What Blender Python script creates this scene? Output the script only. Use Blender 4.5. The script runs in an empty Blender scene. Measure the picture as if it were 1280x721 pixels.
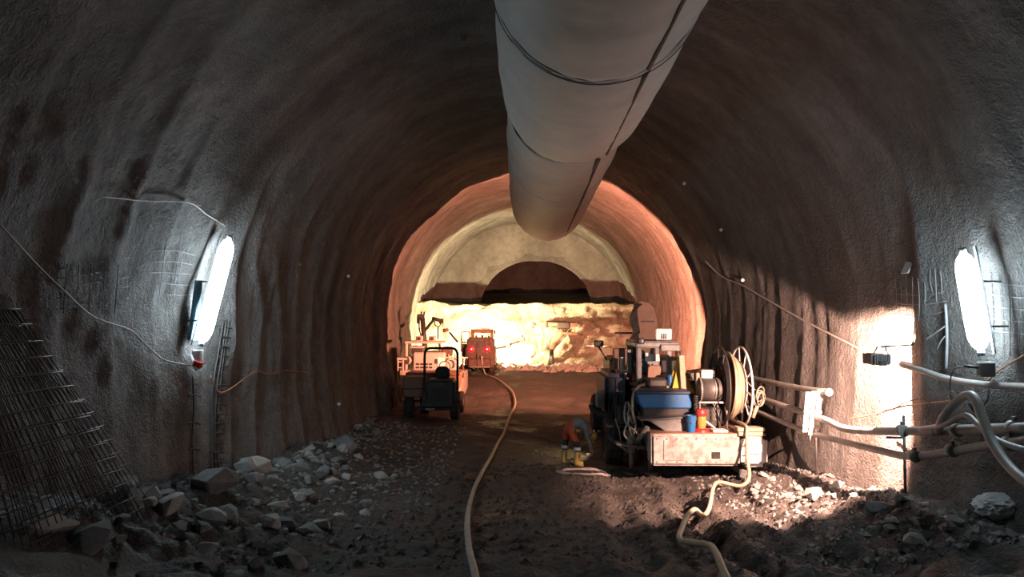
import bpy, bmesh, math, random
import numpy as np
from mathutils import Vector, Matrix, Euler
from mathutils.bvhtree import BVHTree
from mathutils import noise as mnoise

random.seed(7)
S = bpy.context.scene
COL = S.collection
R = math.radians

# ------------------------------------------------------------------ camera, world, view
FPX = 925.0
CAM = Vector((0.0, 0.0, 3.5))
camd = bpy.data.cameras.new('camera'); camd.sensor_width = 36.0; camd.lens = 36.0 * FPX / 1280.0
camd.clip_end = 300
camo = bpy.data.objects.new('camera', camd); COL.objects.link(camo)
camo.location = CAM
camo.rotation_euler = (R(90 + 2.35), 0, R(0.87))
S.camera = camo
CROT = Euler((R(90 + 2.35), 0, R(0.87))).to_matrix()

w = bpy.data.worlds.new('tunnel_air'); S.world = w; w.use_nodes = True
w.node_tree.nodes['Background'].inputs[0].default_value = (0.75, 0.72, 0.72, 1)
w.node_tree.nodes['Background'].inputs[1].default_value = 0.004
S.view_settings.view_transform = 'Standard'
S.view_settings.look = 'None'
S.view_settings.gamma = 1.0
S.view_settings.use_curve_mapping = False
S.view_settings.exposure = 0.0

# lamp settings (the lamps themselves are built with their fixtures below)
FLOOD_POWER = 4800.0
FLOOD_COL = (1.0, 0.57, 0.43)
RIG_POWER = 17000.0
RIG_COL = (1.0, 0.33, 0.19)
LOADER_POWER = 16500.0
LOADER_COL = (1.0, 0.78, 0.42)
TUBE_STRENGTH = 58.0
TUBE_COL = (0.70, 0.89, 1.0)


def ray(px, py):
    return (CROT @ Vector(((px - 640) / FPX, -(py - 360.5) / FPX, -1.0))).normalized()


def P(px, py, Y):
    d = ray(px, py)
    return CAM + d * (Y / d.y)


def onX(px, py, X):
    d = ray(px, py)
    return CAM + d * (X / d.x)


# ------------------------------------------------------------------ numpy noise
_rng = np.random.RandomState(3)
_T = _rng.rand(4096)


def _h(ix, iy, iz):
    n = (ix.astype(np.int64) * 73856093) ^ (iy.astype(np.int64) * 19349663) ^ (iz.astype(np.int64) * 83492791)
    return _T[np.abs(n ^ (n >> 11)) % 4096]


def vn(x, y, z=0.0):
    x = np.asarray(x, float); y = np.asarray(y, float); z = np.asarray(z, float) + np.zeros_like(x)
    x0 = np.floor(x); y0 = np.floor(y); z0 = np.floor(z)
    fx = x - x0; fy = y - y0; fz = z - z0
    fx = fx * fx * (3 - 2 * fx); fy = fy * fy * (3 - 2 * fy); fz = fz * fz * (3 - 2 * fz)
    r = 0
    for i in (0, 1):
        for j in (0, 1):
            for k in (0, 1):
                r = r + _h(x0 + i, y0 + j, z0 + k) * (fx if i else 1 - fx) * (fy if j else 1 - fy) * (fz if k else 1 - fz)
    return r * 2 - 1


def fbm(x, y, z=0.0, o=4):
    a = 1.0; f = 1.0; r = 0
    for i in range(o):
        r = r + a * vn(np.asarray(x) * f + 17.3 * i, np.asarray(y) * f + 5.1 * i, np.asarray(z) * f + 9.7 * i)
        a *= 0.5; f *= 2.03
    return r


def sst(a, b, x):
    t = np.clip((np.asarray(x, float) - a) / (b - a), 0, 1)
    return t * t * (3 - 2 * t)


# ------------------------------------------------------------------ materials
def new_mat(name):
    m = bpy.data.materials.new(name); m.use_nodes = True
    nt = m.node_tree
    return m, nt, nt.nodes['Principled BSDF']


def mat(name, col, rough=0.6, metal=0.0, dirt=0.35, dcol=None, scale=6.0, bump=0.15, bscale=40.0, spec=0.4, thr=(0.4, 0.7)):
    m, nt, b = new_mat(name)
    tc = nt.nodes.new('ShaderNodeTexCoord')
    n = nt.nodes.new('ShaderNodeTexNoise'); n.inputs['Scale'].default_value = scale; n.inputs['Detail'].default_value = 6; n.inputs['Roughness'].default_value = 0.65
    nt.links.new(tc.outputs['Object'], n.inputs['Vector'])
    rmp = nt.nodes.new('ShaderNodeValToRGB')
    rmp.color_ramp.elements[0].position = thr[0]; rmp.color_ramp.elements[1].position = thr[1]
    d = dcol or tuple(c * 0.35 for c in col)
    rmp.color_ramp.elements[0].color = (*col, 1)
    rmp.color_ramp.elements[1].color = (*[c * (1 - dirt) + e * dirt for c, e in zip(col, d)], 1)
    nt.links.new(n.outputs['Fac'], rmp.inputs['Fac'])
    nt.links.new(rmp.outputs['Color'], b.inputs['Base Color'])
    b.inputs['Roughness'].default_value = rough
    b.inputs['Metallic'].default_value = metal
    b.inputs['Specular IOR Level'].default_value = spec
    if bump > 0:
        n2 = nt.nodes.new('ShaderNodeTexNoise'); n2.inputs['Scale'].default_value = bscale; n2.inputs['Detail'].default_value = 4
        nt.links.new(tc.outputs['Object'], n2.inputs['Vector'])
        bp = nt.nodes.new('ShaderNodeBump'); bp.inputs['Strength'].default_value = bump; bp.inputs['Distance'].default_value = 0.02
        nt.links.new(n2.outputs['Fac'], bp.inputs['Height'])
        nt.links.new(bp.outputs['Normal'], b.inputs['Normal'])
    return m


def emit(name, col, strength, base=(0.8, 0.8, 0.8)):
    m, nt, b = new_mat(name)
    b.inputs['Base Color'].default_value = (*base, 1)
    b.inputs['Emission Color'].default_value = (*col, 1)
    b.inputs['Emission Strength'].default_value = strength
    return m


def shotcrete(name, c0, c1, c2, bstr=0.6, rough=0.85, fine=34.0):
    m, nt, b = new_mat(name)
    N = nt.nodes.new; L = nt.links.new
    tc = N('ShaderNodeTexCoord')
    mp = N('ShaderNodeMapping'); mp.inputs['Scale'].default_value = (1.0, 2.2, 0.55)
    L(tc.outputs['Object'], mp.inputs['Vector'])
    n1 = N('ShaderNodeTexNoise'); n1.inputs['Scale'].default_value = 0.45; n1.inputs['Detail'].default_value = 8; n1.inputs['Roughness'].default_value = 0.62
    L(mp.outputs[0], n1.inputs['Vector'])
    r1 = N('ShaderNodeValToRGB'); e = r1.color_ramp.elements
    e[0].position = 0.33; e[0].color = (*c0, 1); e[1].position = 0.68; e[1].color = (*c2, 1)
    k = e.new(0.5); k.color = (*c1, 1)
    L(n1.outputs['Fac'], r1.inputs['Fac'])
    # dark cement splashes and pale flecks with shapes of their own
    n2 = N('ShaderNodeTexNoise'); n2.inputs['Scale'].default_value = 3.1; n2.inputs['Detail'].default_value = 7; n2.inputs['Roughness'].default_value = 0.7
    L(tc.outputs['Object'], n2.inputs['Vector'])
    r2 = N('ShaderNodeValToRGB'); e = r2.color_ramp.elements
    e[0].position = 0.36; e[0].color = (0.72, 0.72, 0.72, 1); e[1].position = 0.72; e[1].color = (1.18, 1.18, 1.18, 1)
    L(n2.outputs['Fac'], r2.inputs['Fac'])
    mx = N('ShaderNodeMix'); mx.data_type = 'RGBA'; mx.blend_type = 'MULTIPLY'; mx.inputs[0].default_value = 0.75
    L(r1.outputs['Color'], mx.inputs[6]); L(r2.outputs['Color'], mx.inputs[7])
    L(mx.outputs[2], b.inputs['Base Color'])
    b.inputs['Roughness'].default_value = rough
    b.inputs['Specular IOR Level'].default_value = 0.3
    n3 = N('ShaderNodeTexNoise'); n3.inputs['Scale'].default_value = fine * 0.32; n3.inputs['Detail'].default_value = 5; n3.inputs['Roughness'].default_value = 0.6
    n4 = N('ShaderNodeTexNoise'); n4.inputs['Scale'].default_value = fine; n4.inputs['Detail'].default_value = 3
    L(tc.outputs['Object'], n3.inputs['Vector']); L(tc.outputs['Object'], n4.inputs['Vector'])
    ad = N('ShaderNodeMath'); ad.operation = 'MULTIPLY_ADD'; ad.inputs[1].default_value = 0.55
    L(n4.outputs['Fac'], ad.inputs[0]); L(n3.outputs['Fac'], ad.inputs[2])
    bp = N('ShaderNodeBump'); bp.inputs['Strength'].default_value = bstr; bp.inputs['Distance'].default_value = 0.11
    L(ad.outputs[0], bp.inputs['Height']); L(bp.outputs['Normal'], b.inputs['Normal'])
    return m


M = {}
M['shot'] = shotcrete('sprayed_concrete', (0.105, 0.094, 0.086), (0.152, 0.139, 0.129), (0.21, 0.197, 0.185), bstr=0.75)
M['face'] = shotcrete('excavated_rock_face', (0.22, 0.18, 0.13), (0.36, 0.31, 0.24), (0.46, 0.42, 0.35), bstr=1.0, fine=18)
M['recess'] = mat('dark_rock', (0.10, 0.08, 0.065), 0.9, bump=0.5, bscale=6)
M['duct'] = mat('duct_fabric', (0.52, 0.475, 0.425), 0.55, dirt=0.4, dcol=(0.32, 0.275, 0.235), scale=1.6, bump=0.12, bscale=25, spec=0.35)
M['ductseam'] = mat('duct_seam', (0.13, 0.10, 0.08), 0.8)
M['ductband'] = mat('duct_band', (0.60, 0.56, 0.51), 0.6)
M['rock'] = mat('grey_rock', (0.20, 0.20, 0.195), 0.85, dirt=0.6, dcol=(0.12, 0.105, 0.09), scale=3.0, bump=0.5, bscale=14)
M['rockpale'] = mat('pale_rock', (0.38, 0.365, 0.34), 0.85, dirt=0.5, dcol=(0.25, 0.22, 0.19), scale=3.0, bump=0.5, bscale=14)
M['steel'] = mat('dirty_steel', (0.20, 0.19, 0.18), 0.5, 0.6, dirt=0.6, dcol=(0.10, 0.07, 0.05))
M['wire'] = mat('reinforcing_wire', (0.085, 0.075, 0.07), 0.6, 0.5)
M['wirepale'] = mat('cement_splashed_wire', (0.27, 0.27, 0.27), 0.7)
M['white'] = mat('dirty_white_paint', (0.44, 0.41, 0.385), 0.5, dirt=0.75, dcol=(0.13, 0.09, 0.07), scale=4, thr=(0.44, 0.66))
M['whiteclean'] = mat('white_paint', (0.78, 0.76, 0.73), 0.45, dirt=0.3, dcol=(0.4, 0.33, 0.28), scale=4)
M['grey'] = mat('grey_paint', (0.22, 0.22, 0.215), 0.5, dirt=0.6, dcol=(0.09, 0.075, 0.065), scale=7)
M['dark'] = mat('oily_dark_metal', (0.045, 0.042, 0.042), 0.5, 0.3, dirt=0.5, dcol=(0.11, 0.085, 0.065), scale=5)
M['black'] = mat('black_rubber', (0.022, 0.021, 0.021), 0.75, dirt=0.5, dcol=(0.08, 0.06, 0.045), scale=8)
M['blue'] = mat('blue_paint', (0.015, 0.13, 0.34), 0.42, dirt=0.45, dcol=(0.06, 0.07, 0.09), scale=5)
M['navy'] = mat('navy_paint', (0.02, 0.035, 0.075), 0.5, dirt=0.5, dcol=(0.05, 0.045, 0.04), scale=5)
M['yellow'] = mat('yellow_cloth', (0.60, 0.40, 0.06), 0.7, dirt=0.4)
M['orange'] = mat('orange_paint', (0.05, 0.03, 0.022), 0.5, dirt=0.5, dcol=(0.2, 0.09, 0.05))
M['brown'] = mat('brown_mud_paint', (0.27, 0.15, 0.10), 0.6, dirt=0.5, dcol=(0.12, 0.075, 0.05), scale=3)
M['pale'] = mat('pale_beige_paint', (0.42, 0.38, 0.34), 0.5, dirt=0.45, dcol=(0.3, 0.22, 0.17), scale=4)
M['hose'] = mat('pale_hose', (0.42, 0.37, 0.30), 0.6, dirt=0.6, dcol=(0.2, 0.16, 0.12), scale=5)
M['hoseyellow'] = mat('yellow_hose', (0.47, 0.39, 0.27), 0.55, dirt=0.5, dcol=(0.25, 0.18, 0.12), scale=5)
M['pipe'] = mat('cement_dusted_pipe', (0.42, 0.40, 0.37), 0.55, dirt=0.6, dcol=(0.22, 0.19, 0.17), scale=4)
M['cable'] = mat('pale_cable', (0.45, 0.40, 0.36), 0.6)
M['cabledark'] = mat('dark_cable', (0.09, 0.08, 0.075), 0.6)
M['cableorange'] = mat('orange_cable', (0.42, 0.17, 0.08), 0.6)
M['red'] = mat('red_plastic', (0.62, 0.035, 0.03), 0.4, dirt=0.2)
M['amber'] = mat('amber_plastic', (0.62, 0.26, 0.07), 0.35, dirt=0.2)
M['wood'] = mat('raw_timber', (0.50, 0.38, 0.27), 0.75, dirt=0.4, scale=9)
M['plastic'] = mat('white_plastic_sheet', (0.80, 0.80, 0.80), 0.35, dirt=0.3)
M['housing'] = mat('lamp_housing', (0.45, 0.47, 0.48), 0.5)
M['bluefilm'] = mat('blue_grey_board', (0.16, 0.30, 0.38), 0.6)
M['trouser'] = mat('orange_trousers', (0.55, 0.10, 0.035), 0.8)
M['navycloth'] = mat('dark_cloth', (0.045, 0.045, 0.055), 0.85)
M['greycloth'] = mat('grey_jacket', (0.20, 0.21, 0.22), 0.85)
M['reflect'] = mat('reflective_band', (0.72, 0.73, 0.72), 0.4)
M['boot'] = mat('yellow_rubber_boot', (0.50, 0.33, 0.09), 0.5)
M['helmet'] = mat('yellow_helmet', (0.55, 0.38, 0.10), 0.4)
M['skin'] = mat('skin', (0.45, 0.26, 0.19), 0.6, dirt=0.1)
M['tube'] = emit('tube_glow', TUBE_COL, TUBE_STRENGTH)
M['taillight'] = emit('red_tail_light', (1.0, 0.004, 0.012), 2.2, (0.25, 0.0, 0.0))
M['tailcore'] = emit('tail_light_bulb', (1.0, 0.2, 0.18), 5.0, (0.3, 0.0, 0.0))
M['lens_warm'] = emit('warm_lamp_lens', FLOOD_COL, 12.0)
M['lens_yellow'] = emit('yellow_lamp_lens', LOADER_COL, 12.0)
M['marker'] = mat('survey_target', (0.85, 0.85, 0.85), 0.3, dirt=0)
M['glass'] = mat('dusty_window_glass', (0.10, 0.10, 0.10), 0.2, dirt=0.2)
M['redpaint'] = mat('red_spray_paint', (0.45, 0.05, 0.06), 0.7)


def mud_material():
    m, nt, b = new_mat('wet_mud')
    N = nt.nodes.new; L = nt.links.new
    tc = N('ShaderNodeTexCoord')
    n1 = N('ShaderNodeTexNoise'); n1.inputs['Scale'].default_value = 0.7; n1.inputs['Detail'].default_value = 9; n1.inputs['Roughness'].default_value = 0.65
    L(tc.outputs['Object'], n1.inputs['Vector'])
    r = N('ShaderNodeValToRGB'); e = r.color_ramp.elements
    e[0].position = 0.36; e[0].color = (0.038, 0.033, 0.03, 1); e[1].position = 0.68; e[1].color = (0.15, 0.128, 0.112, 1)
    L(n1.outputs['Fac'], r.inputs['Fac']); L(r.outputs['Color'], b.inputs['Base Color'])
    r2 = N('ShaderNodeValToRGB'); e = r2.color_ramp.elements
    e[0].position = 0.38; e[0].color = (0.42, 0.42, 0.42, 1); e[1].position = 0.55; e[1].color = (0.85, 0.85, 0.85, 1)
    L(n1.outputs['Fac'], r2.inputs['Fac']); L(r2.outputs['Color'], b.inputs['Roughness'])
    b.inputs['Specular IOR Level'].default_value = 0.35
    n3 = N('ShaderNodeTexNoise'); n3.inputs['Scale'].default_value = 14; n3.inputs['Detail'].default_value = 6; n3.inputs['Roughness'].default_value = 0.65
    L(tc.outputs['Object'], n3.inputs['Vector'])
    bp = N('ShaderNodeBump'); bp.inputs['Strength'].default_value = 0.9; bp.inputs['Distance'].default_value = 0.12
    L(n3.outputs['Fac'], bp.inputs['Height']); L(bp.outputs['Normal'], b.inputs['Normal'])
    return m


M['mud'] = mud_material()


# ------------------------------------------------------------------ object helpers
def tag(o, label=None, cat=None, group=None, kind=None):
    if label: o['label'] = label
    if cat: o['category'] = cat
    if group: o['group'] = group
    if kind: o['kind'] = kind
    return o


def thing(name, loc, label, cat, group=None):
    o = bpy.data.objects.new(name, None); COL.objects.link(o)
    o.location = loc; o.empty_display_size = 0.2
    return tag(o, label, cat, group)


def wloc(o):
    l = Vector(o.location); p = o.parent
    while p is not None:
        l += Vector(p.location); p = p.parent
    return l


def link(name, me, m, parent=None, smooth=False):
    """me holds world coordinates; the object is parented so that they stay where they are"""
    o = bpy.data.objects.new(name, me); COL.objects.link(o)
    if m is not None: me.materials.append(m)
    if parent is not None:
        o.parent = parent
        o.location = -wloc(parent)
    if smooth:
        me.polygons.foreach_set('use_smooth', [True] * len(me.polygons))
    return o


def mesh(name, v, f, m, parent=None, smooth=False):
    me = bpy.data.meshes.new(name); me.from_pydata([tuple(x) for x in v], [], f); me.update()
    return link(name, me, m, parent, smooth)


def recenter(o):
    """move a top-level mesh's origin to the bottom middle of its box"""
    me = o.data
    co = np.empty(len(me.vertices) * 3); me.vertices.foreach_get('co', co); co = co.reshape(-1, 3)
    c = (co.min(0) + co.max(0)) / 2; c[2] = co[:, 2].min()
    me.vertices.foreach_set('co', (co - c).ravel()); o.location = Vector(c); me.update()
    return o


def bx(name, parent, m, x0, x1, y0, y1, z0, z1, bev=0.02, rot=None, seg=1):
    bm = bmesh.new(); bmesh.ops.create_cube(bm, size=1)
    c = Vector(((x0 + x1) / 2, (y0 + y1) / 2, (z0 + z1) / 2)); s = (abs(x1 - x0), abs(y1 - y0), abs(z1 - z0))
    bmesh.ops.scale(bm, vec=s, verts=bm.verts)
    if bev > 0:
        bmesh.ops.bevel(bm, geom=bm.edges[:], offset=min(bev, min(s) * 0.35), segments=seg, affect='EDGES')
    if rot: bmesh.ops.rotate(bm, cent=(0, 0, 0), matrix=Euler([R(a) for a in rot]).to_matrix(), verts=bm.verts)
    bmesh.ops.translate(bm, vec=c, verts=bm.verts)
    me = bpy.data.meshes.new(name); bm.to_mesh(me); bm.free()
    return link(name, me, m, parent)


def tube_geo(pts, r, seg=8, cap=True):
    pts = [Vector(p) for p in pts]; n = len(pts)
    rr = r if isinstance(r, (list, tuple)) else [r] * n
    v = []; f = []
    up = None
    for i, p in enumerate(pts):
        t = (pts[min(i + 1, n - 1)] - pts[max(i - 1, 0)])
        if t.length < 1e-9: t = Vector((0, 0, 1))
        t.normalize()
        if up is None:
            up = Vector((0, 0, 1)) if abs(t.z) < 0.9 else Vector((1, 0, 0))
        a = t.cross(up)
        if a.length < 1e-6: a = t.orthogonal()
        a.normalize(); b = a.cross(t).normalized(); up = b
        for k in range(seg):
            an = 2 * math.pi * k / seg
            v.append(p + (a * math.cos(an) + b * math.sin(an)) * rr[i])
    for i in range(n - 1):
        for k in range(seg):
            k2 = (k + 1) % seg
            f.append((i * seg + k, i * seg + k2, (i + 1) * seg + k2, (i + 1) * seg + k))
    if cap:
        f.append(tuple(range(seg))[::-1]); f.append(tuple((n - 1) * seg + k for k in range(seg)))
    return v, f


def spline(pts, sub=6, closed=False):
    pts = [Vector(p) for p in pts]
    if len(pts) < 3: return pts
    out = []; n = len(pts)
    for i in range(n - 1):
        p0 = pts[max(i - 1, 0)]; p1 = pts[i]; p2 = pts[i + 1]; p3 = pts[min(i + 2, n - 1)]
        for s in range(sub):
            t = s / sub
            out.append(0.5 * ((2 * p1) + (p2 - p0) * t + (2 * p0 - 5 * p1 + 4 * p2 - p3) * t * t + (3 * p1 - p0 - 3 * p2 + p3) * t ** 3))
    out.append(pts[-1])
    return out


def tb(name, parent, m, pts, r, seg=8, sub=6, curve=True):
    v, f = tube_geo(spline(pts, sub) if curve else pts, r, seg)
    o = mesh(name, v, f, m, parent)
    o.data.polygons.foreach_set('use_smooth', [len(p.vertices) == 4 for p in o.data.polygons])
    return o


def cy(name, parent, m, p0, p1, r, seg=14, r2=None):
    v, f = tube_geo([p0, p1], [r, r if r2 is None else r2], seg)
    o = mesh(name, v, f, m, parent)
    o.data.polygons.foreach_set('use_smooth', [len(p.vertices) == 4 for p in o.data.polygons])
    return o


def pr(name, parent, m, poly, a0, a1, axis='y', bev=0.012):
    """prism: poly in the plane across `axis`, from a0 to a1"""
    bm = bmesh.new()
    def mk(u, w_, a):
        return {'y': (u, a, w_), 'x': (a, u, w_), 'z': (u, w_, a)}[axis]
    A = [bm.verts.new(mk(u, w_, a0)) for u, w_ in poly]; B = [bm.verts.new(mk(u, w_, a1)) for u, w_ in poly]
    bm.faces.new(A); bm.faces.new(B[::-1])
    n = len(poly)
    for i in range(n):
        bm.faces.new((A[i], B[i], B[(i + 1) % n], A[(i + 1) % n]))
    bmesh.ops.recalc_face_normals(bm, faces=bm.faces)
    if bev: bmesh.ops.bevel(bm, geom=bm.edges[:], offset=bev, segments=1, affect='EDGES')
    me = bpy.data.meshes.new(name); bm.to_mesh(me); bm.free()
    return link(name, me, m, parent)


def lathe(name, parent, m, prof, c, axis='x', seg=24, closed=True):
    """prof: list of (radius, along-axis)"""
    v = []; f = []; n = len(prof)
    for k in range(seg):
        a = 2 * math.pi * k / seg
        for r, h in prof:
            u, w_ = r * math.cos(a), r * math.sin(a)
            q = {'x': (h, u, w_), 'y': (u, h, w_), 'z': (u, w_, h)}[axis]
            v.append((c[0] + q[0], c[1] + q[1], c[2] + q[2]))
    for k in range(seg):
        k2 = (k + 1) % seg
        for i in range(n - (0 if closed else 1)):
            j = (i + 1) % n
            f.append((k * n + i, k * n + j, k2 * n + j, k2 * n + i))
    return mesh(name, v, f, m, parent, smooth=False)


def wheel(parent, c, r, wd, m=None):
    """tyre with tread blocks (axis x) and rim as its sub-part"""
    seg = 30; v = []; f = []
    prof = [(0.58, -0.42), (0.80, -0.5), (0.94, -0.44), (1.0, -0.3), (1.0, 0.3), (0.94, 0.44), (0.80, 0.5), (0.58, 0.42)]
    n = len(prof)
    for k in range(seg):
        a = 2 * math.pi * k / seg
        for i, (q, h) in enumerate(prof):
            qq = q * (0.955 if (k % 2 and q > 0.9) else 1.0)
            v.append((c[0] + h * wd, c[1] + qq * r * math.cos(a), c[2] + qq * r * math.sin(a)))
    for k in range(seg):
        k2 = (k + 1) % seg
        for i in range(n):
            j = (i + 1) % n
            f.append((k * n + i, k * n + j, k2 * n + j, k2 * n + i))
    t = mesh('wheel', v, f, m or M['black'], parent)
    rm = lathe('rim', t, M['grey'], [(0.59 * r, -0.40 * wd), (0.5 * r, -0.30 * wd), (0.22 * r, -0.26 * wd), (0.18 * r, -0.36 * wd), (0.001, -0.36 * wd), (0.001, 0.36 * wd), (0.18 * r, 0.36 * wd), (0.22 * r, 0.26 * wd), (0.5 * r, 0.30 * wd), (0.59 * r, 0.40 * wd)], c, 'x', 18, closed=False)
    return t


# ------------------------------------------------------------------ tunnel lining
XC, ZC, RR = 0.35, 3.4, 5.75


def prof_tables():
    pts = []
    for z in np.linspace(-0.6, ZC, 56, endpoint=False):
        pts.append((-(RR - (ZC - z) ** 2 / 26.0), z - ZC, -1.0, 0.0))
    for a in np.linspace(math.pi, 0, 256):
        pts.append((RR * math.cos(a), RR * math.sin(a), math.cos(a), math.sin(a)))
    for z in np.linspace(ZC, -0.6, 56)[1:]:
        pts.append((RR - (ZC - z) ** 2 / 26.0, z - ZC, 1.0, 0.0))
    return np.array(pts)


PT = prof_tables()
YS = np.concatenate([np.arange(-9, 5.5, 0.22), np.arange(5.5, 30, 0.075), np.arange(30, 50.01, 0.14)])


def lining(px, pz, nx, nz, Y):
    """outward offset of the sprayed concrete; arrays broadcast"""
    wx = XC + px
    wall = np.clip(1 - (pz - 0.5) / 4.8, 0.22, 1)           # folds fade towards the crown
    left = nx < 0
    d = (0.13 - 0.07 * (nx > 0) * sst(11, 12.5, Y) * sst(25, 23, Y)) * fbm(wx * 0.33, Y * 0.33, pz * 0.33, 3)
    warp = 0.55 * fbm(wx * 0.35 + 4, Y * 0.25, pz * 0.42, 2)
    ph = (Y + warp) / np.where(left, 1.25, 0.80)
    fold = np.where(left, np.abs(np.sin(math.pi * ph)) ** 0.8 - 0.6, 0.5 * np.sin(2 * math.pi * ph))
    amp = np.where(left, 0.095 * sst(13.0, 15, Y) + 0.025, 0.024 * sst(13.2, 15.2, Y) + 0.010)
    amp = amp + 0.12 * sst(24, 26, Y) * np.where(left, 0.5, 1.0)
    amp = amp * (0.55 + 0.6 * (vn(wx * 0.5, Y * 0.45, pz * 0.25) + 0.6))
    d = d + fold * amp * wall
    # lattice girders showing through every 1.2 m
    g = np.abs(((Y + 0.1 * vn(wx * 0.4, Y * 0.2, pz * 0.4)) / 1.2) % 1.0 - 0.5)
    d = d - 0.028 * np.exp(-(g / 0.10) ** 2)
    d = d + (0.026 - 0.012 * (nx > 0)) * fbm(wx * 2.4, Y * 2.4, pz * 2.4, 3) + 0.075 * sst(24, 27, Y) * fbm(wx * 0.8, Y * 3.6, pz * 0.45, 3)
    # the enlarged far bay: a lip at about 28 m on the far side of the crown, 24 m opposite
    d = d + 0.42 * sst(28.0, 28.5, Y + 0.25 * vn(pz * 0.7, wx * 0.7)) * np.clip(0.5 - nx * 0.9, 0, 1)
    d = d + (0.24 - 0.045 * np.clip(Y - 12.0, 0, 11.6) * (1 - sst(23.6, 24.2, Y))) * np.clip(nx * 1.3, 0, 1)
    d = d + (0.40 - 0.034 * np.clip(Y - 11.8, 0, 16.2) * (1 - sst(28.0, 28.5, Y)) - 0.40 * sst(28.0, 28.5, Y)) * np.clip(-nx * 1.3, 0, 1)
    d = d + 0.10 * sst(23.6, 24.2, Y + 0.25 * vn(pz * 0.7, wx * 0.7)) * np.clip(0.1 + nx, 0, 1)
    d = d + 0.024 * np.clip(Y - 28, 0, 20)
    d = d - 0.10 * np.exp(-((Y + 0.25 * vn(pz * 0.5, wx * 0.3) - 14.0) / 0.22) ** 2) * (nx < -0.25) * sst(-2.0, 0.0, pz)
    # a bulging rib just before the floodlight on the near side
    d = d - 0.07 * np.exp(-((Y - 11.5) / 0.22) ** 2) * (nx > 0.6) * sst(3.0, 1.0, pz)
    return d


def build_lining():
    ny = len(YS); nc = len(PT)
    px = PT[:, 0][None, :]; pz = PT[:, 1][None, :]; nx = PT[:, 2][None, :]; nz = PT[:, 3][None, :]
    Y = YS[:, None] + 0 * px
    d = lining(px + 0 * Y, pz + 0 * Y, nx + 0 * Y, nz + 0 * Y, Y)
    co = np.stack([XC + px + nx * d, Y, ZC + pz + nz * d], -1)
    du = np.gradient(co, axis=0); dv = np.gradient(co, axis=1)
    nr = np.cross(du, dv); nr /= np.linalg.norm(nr, axis=-1, keepdims=True)
    inward = np.stack([-nx + 0 * Y, 0 * Y, -nz + 0 * Y], -1)
    flip = np.sum(nr * inward) < 0
    if flip: nr = -nr
    c1 = 56 + 60; c2 = nc - 1 - (56 + 60)
    out = []
    for name, a, b in (('wall_left', 0, c1), ('ceiling', c1, c2), ('wall_right', c2, nc - 1)):
        sub = co[:, a:b + 1].reshape(-1, 3); k = b - a + 1
        i, j = np.meshgrid(np.arange(ny - 1), np.arange(k - 1), indexing='ij')
        q = (i * k + j).ravel()
        F = np.stack([q, q + 1, q + k + 1, q + k], -1)
        if flip is False: F = F[:, ::-1]
        F = F if not flip else F
        me = bpy.data.meshes.new(name)
        me.vertices.add(len(sub)); me.vertices.foreach_set('co', sub.ravel())
        me.loops.add(F.size); me.loops.foreach_set('vertex_index', F.ravel().astype(np.int32))
        me.polygons.add(len(F)); me.polygons.foreach_set('loop_start', np.arange(0, F.size, 4, dtype=np.int32))
        me.update(calc_edges=True)
        # make faces point into the tunnel
        o = link(name, me, M['shot'], None, True)
        pn = me.polygons[len(F) // 2].normal; cc = me.polygons[len(F) // 2].center
        if pn.dot(Vector((XC - cc.x, 0, ZC - cc.z))) < 0:
            me.flip_normals()
        me.normals_split_custom_set_from_vertices([tuple(x) for x in nr[:, a:b + 1].reshape(-1, 3)])
        tag(o, kind='structure')
        out.append(o)
    i, j = np.meshgrid(np.arange(ny - 1), np.arange(nc - 1), indexing='ij')
    q = (i * nc + j).ravel()
    F = np.stack([q, q + 1, q + nc + 1, q + nc], -1)
    return BVHTree.FromPolygons([Vector(c) for c in co.reshape(-1, 3)], F.tolist())


LIN = build_lining()


def wall(px, py, off=0.05):
    d = ray(px, py)
    h, n, i, t = LIN.ray_cast(CAM, d, 80)
    inn = Vector((XC - h.x, 0, ZC - h.z)).normalized()
    if abs(h.x - XC) > 4: inn = Vector((-math.copysign(1, h.x - XC), 0, 0)) * 0.8 + inn * 0.2
    return h + inn.normalized() * off


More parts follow.
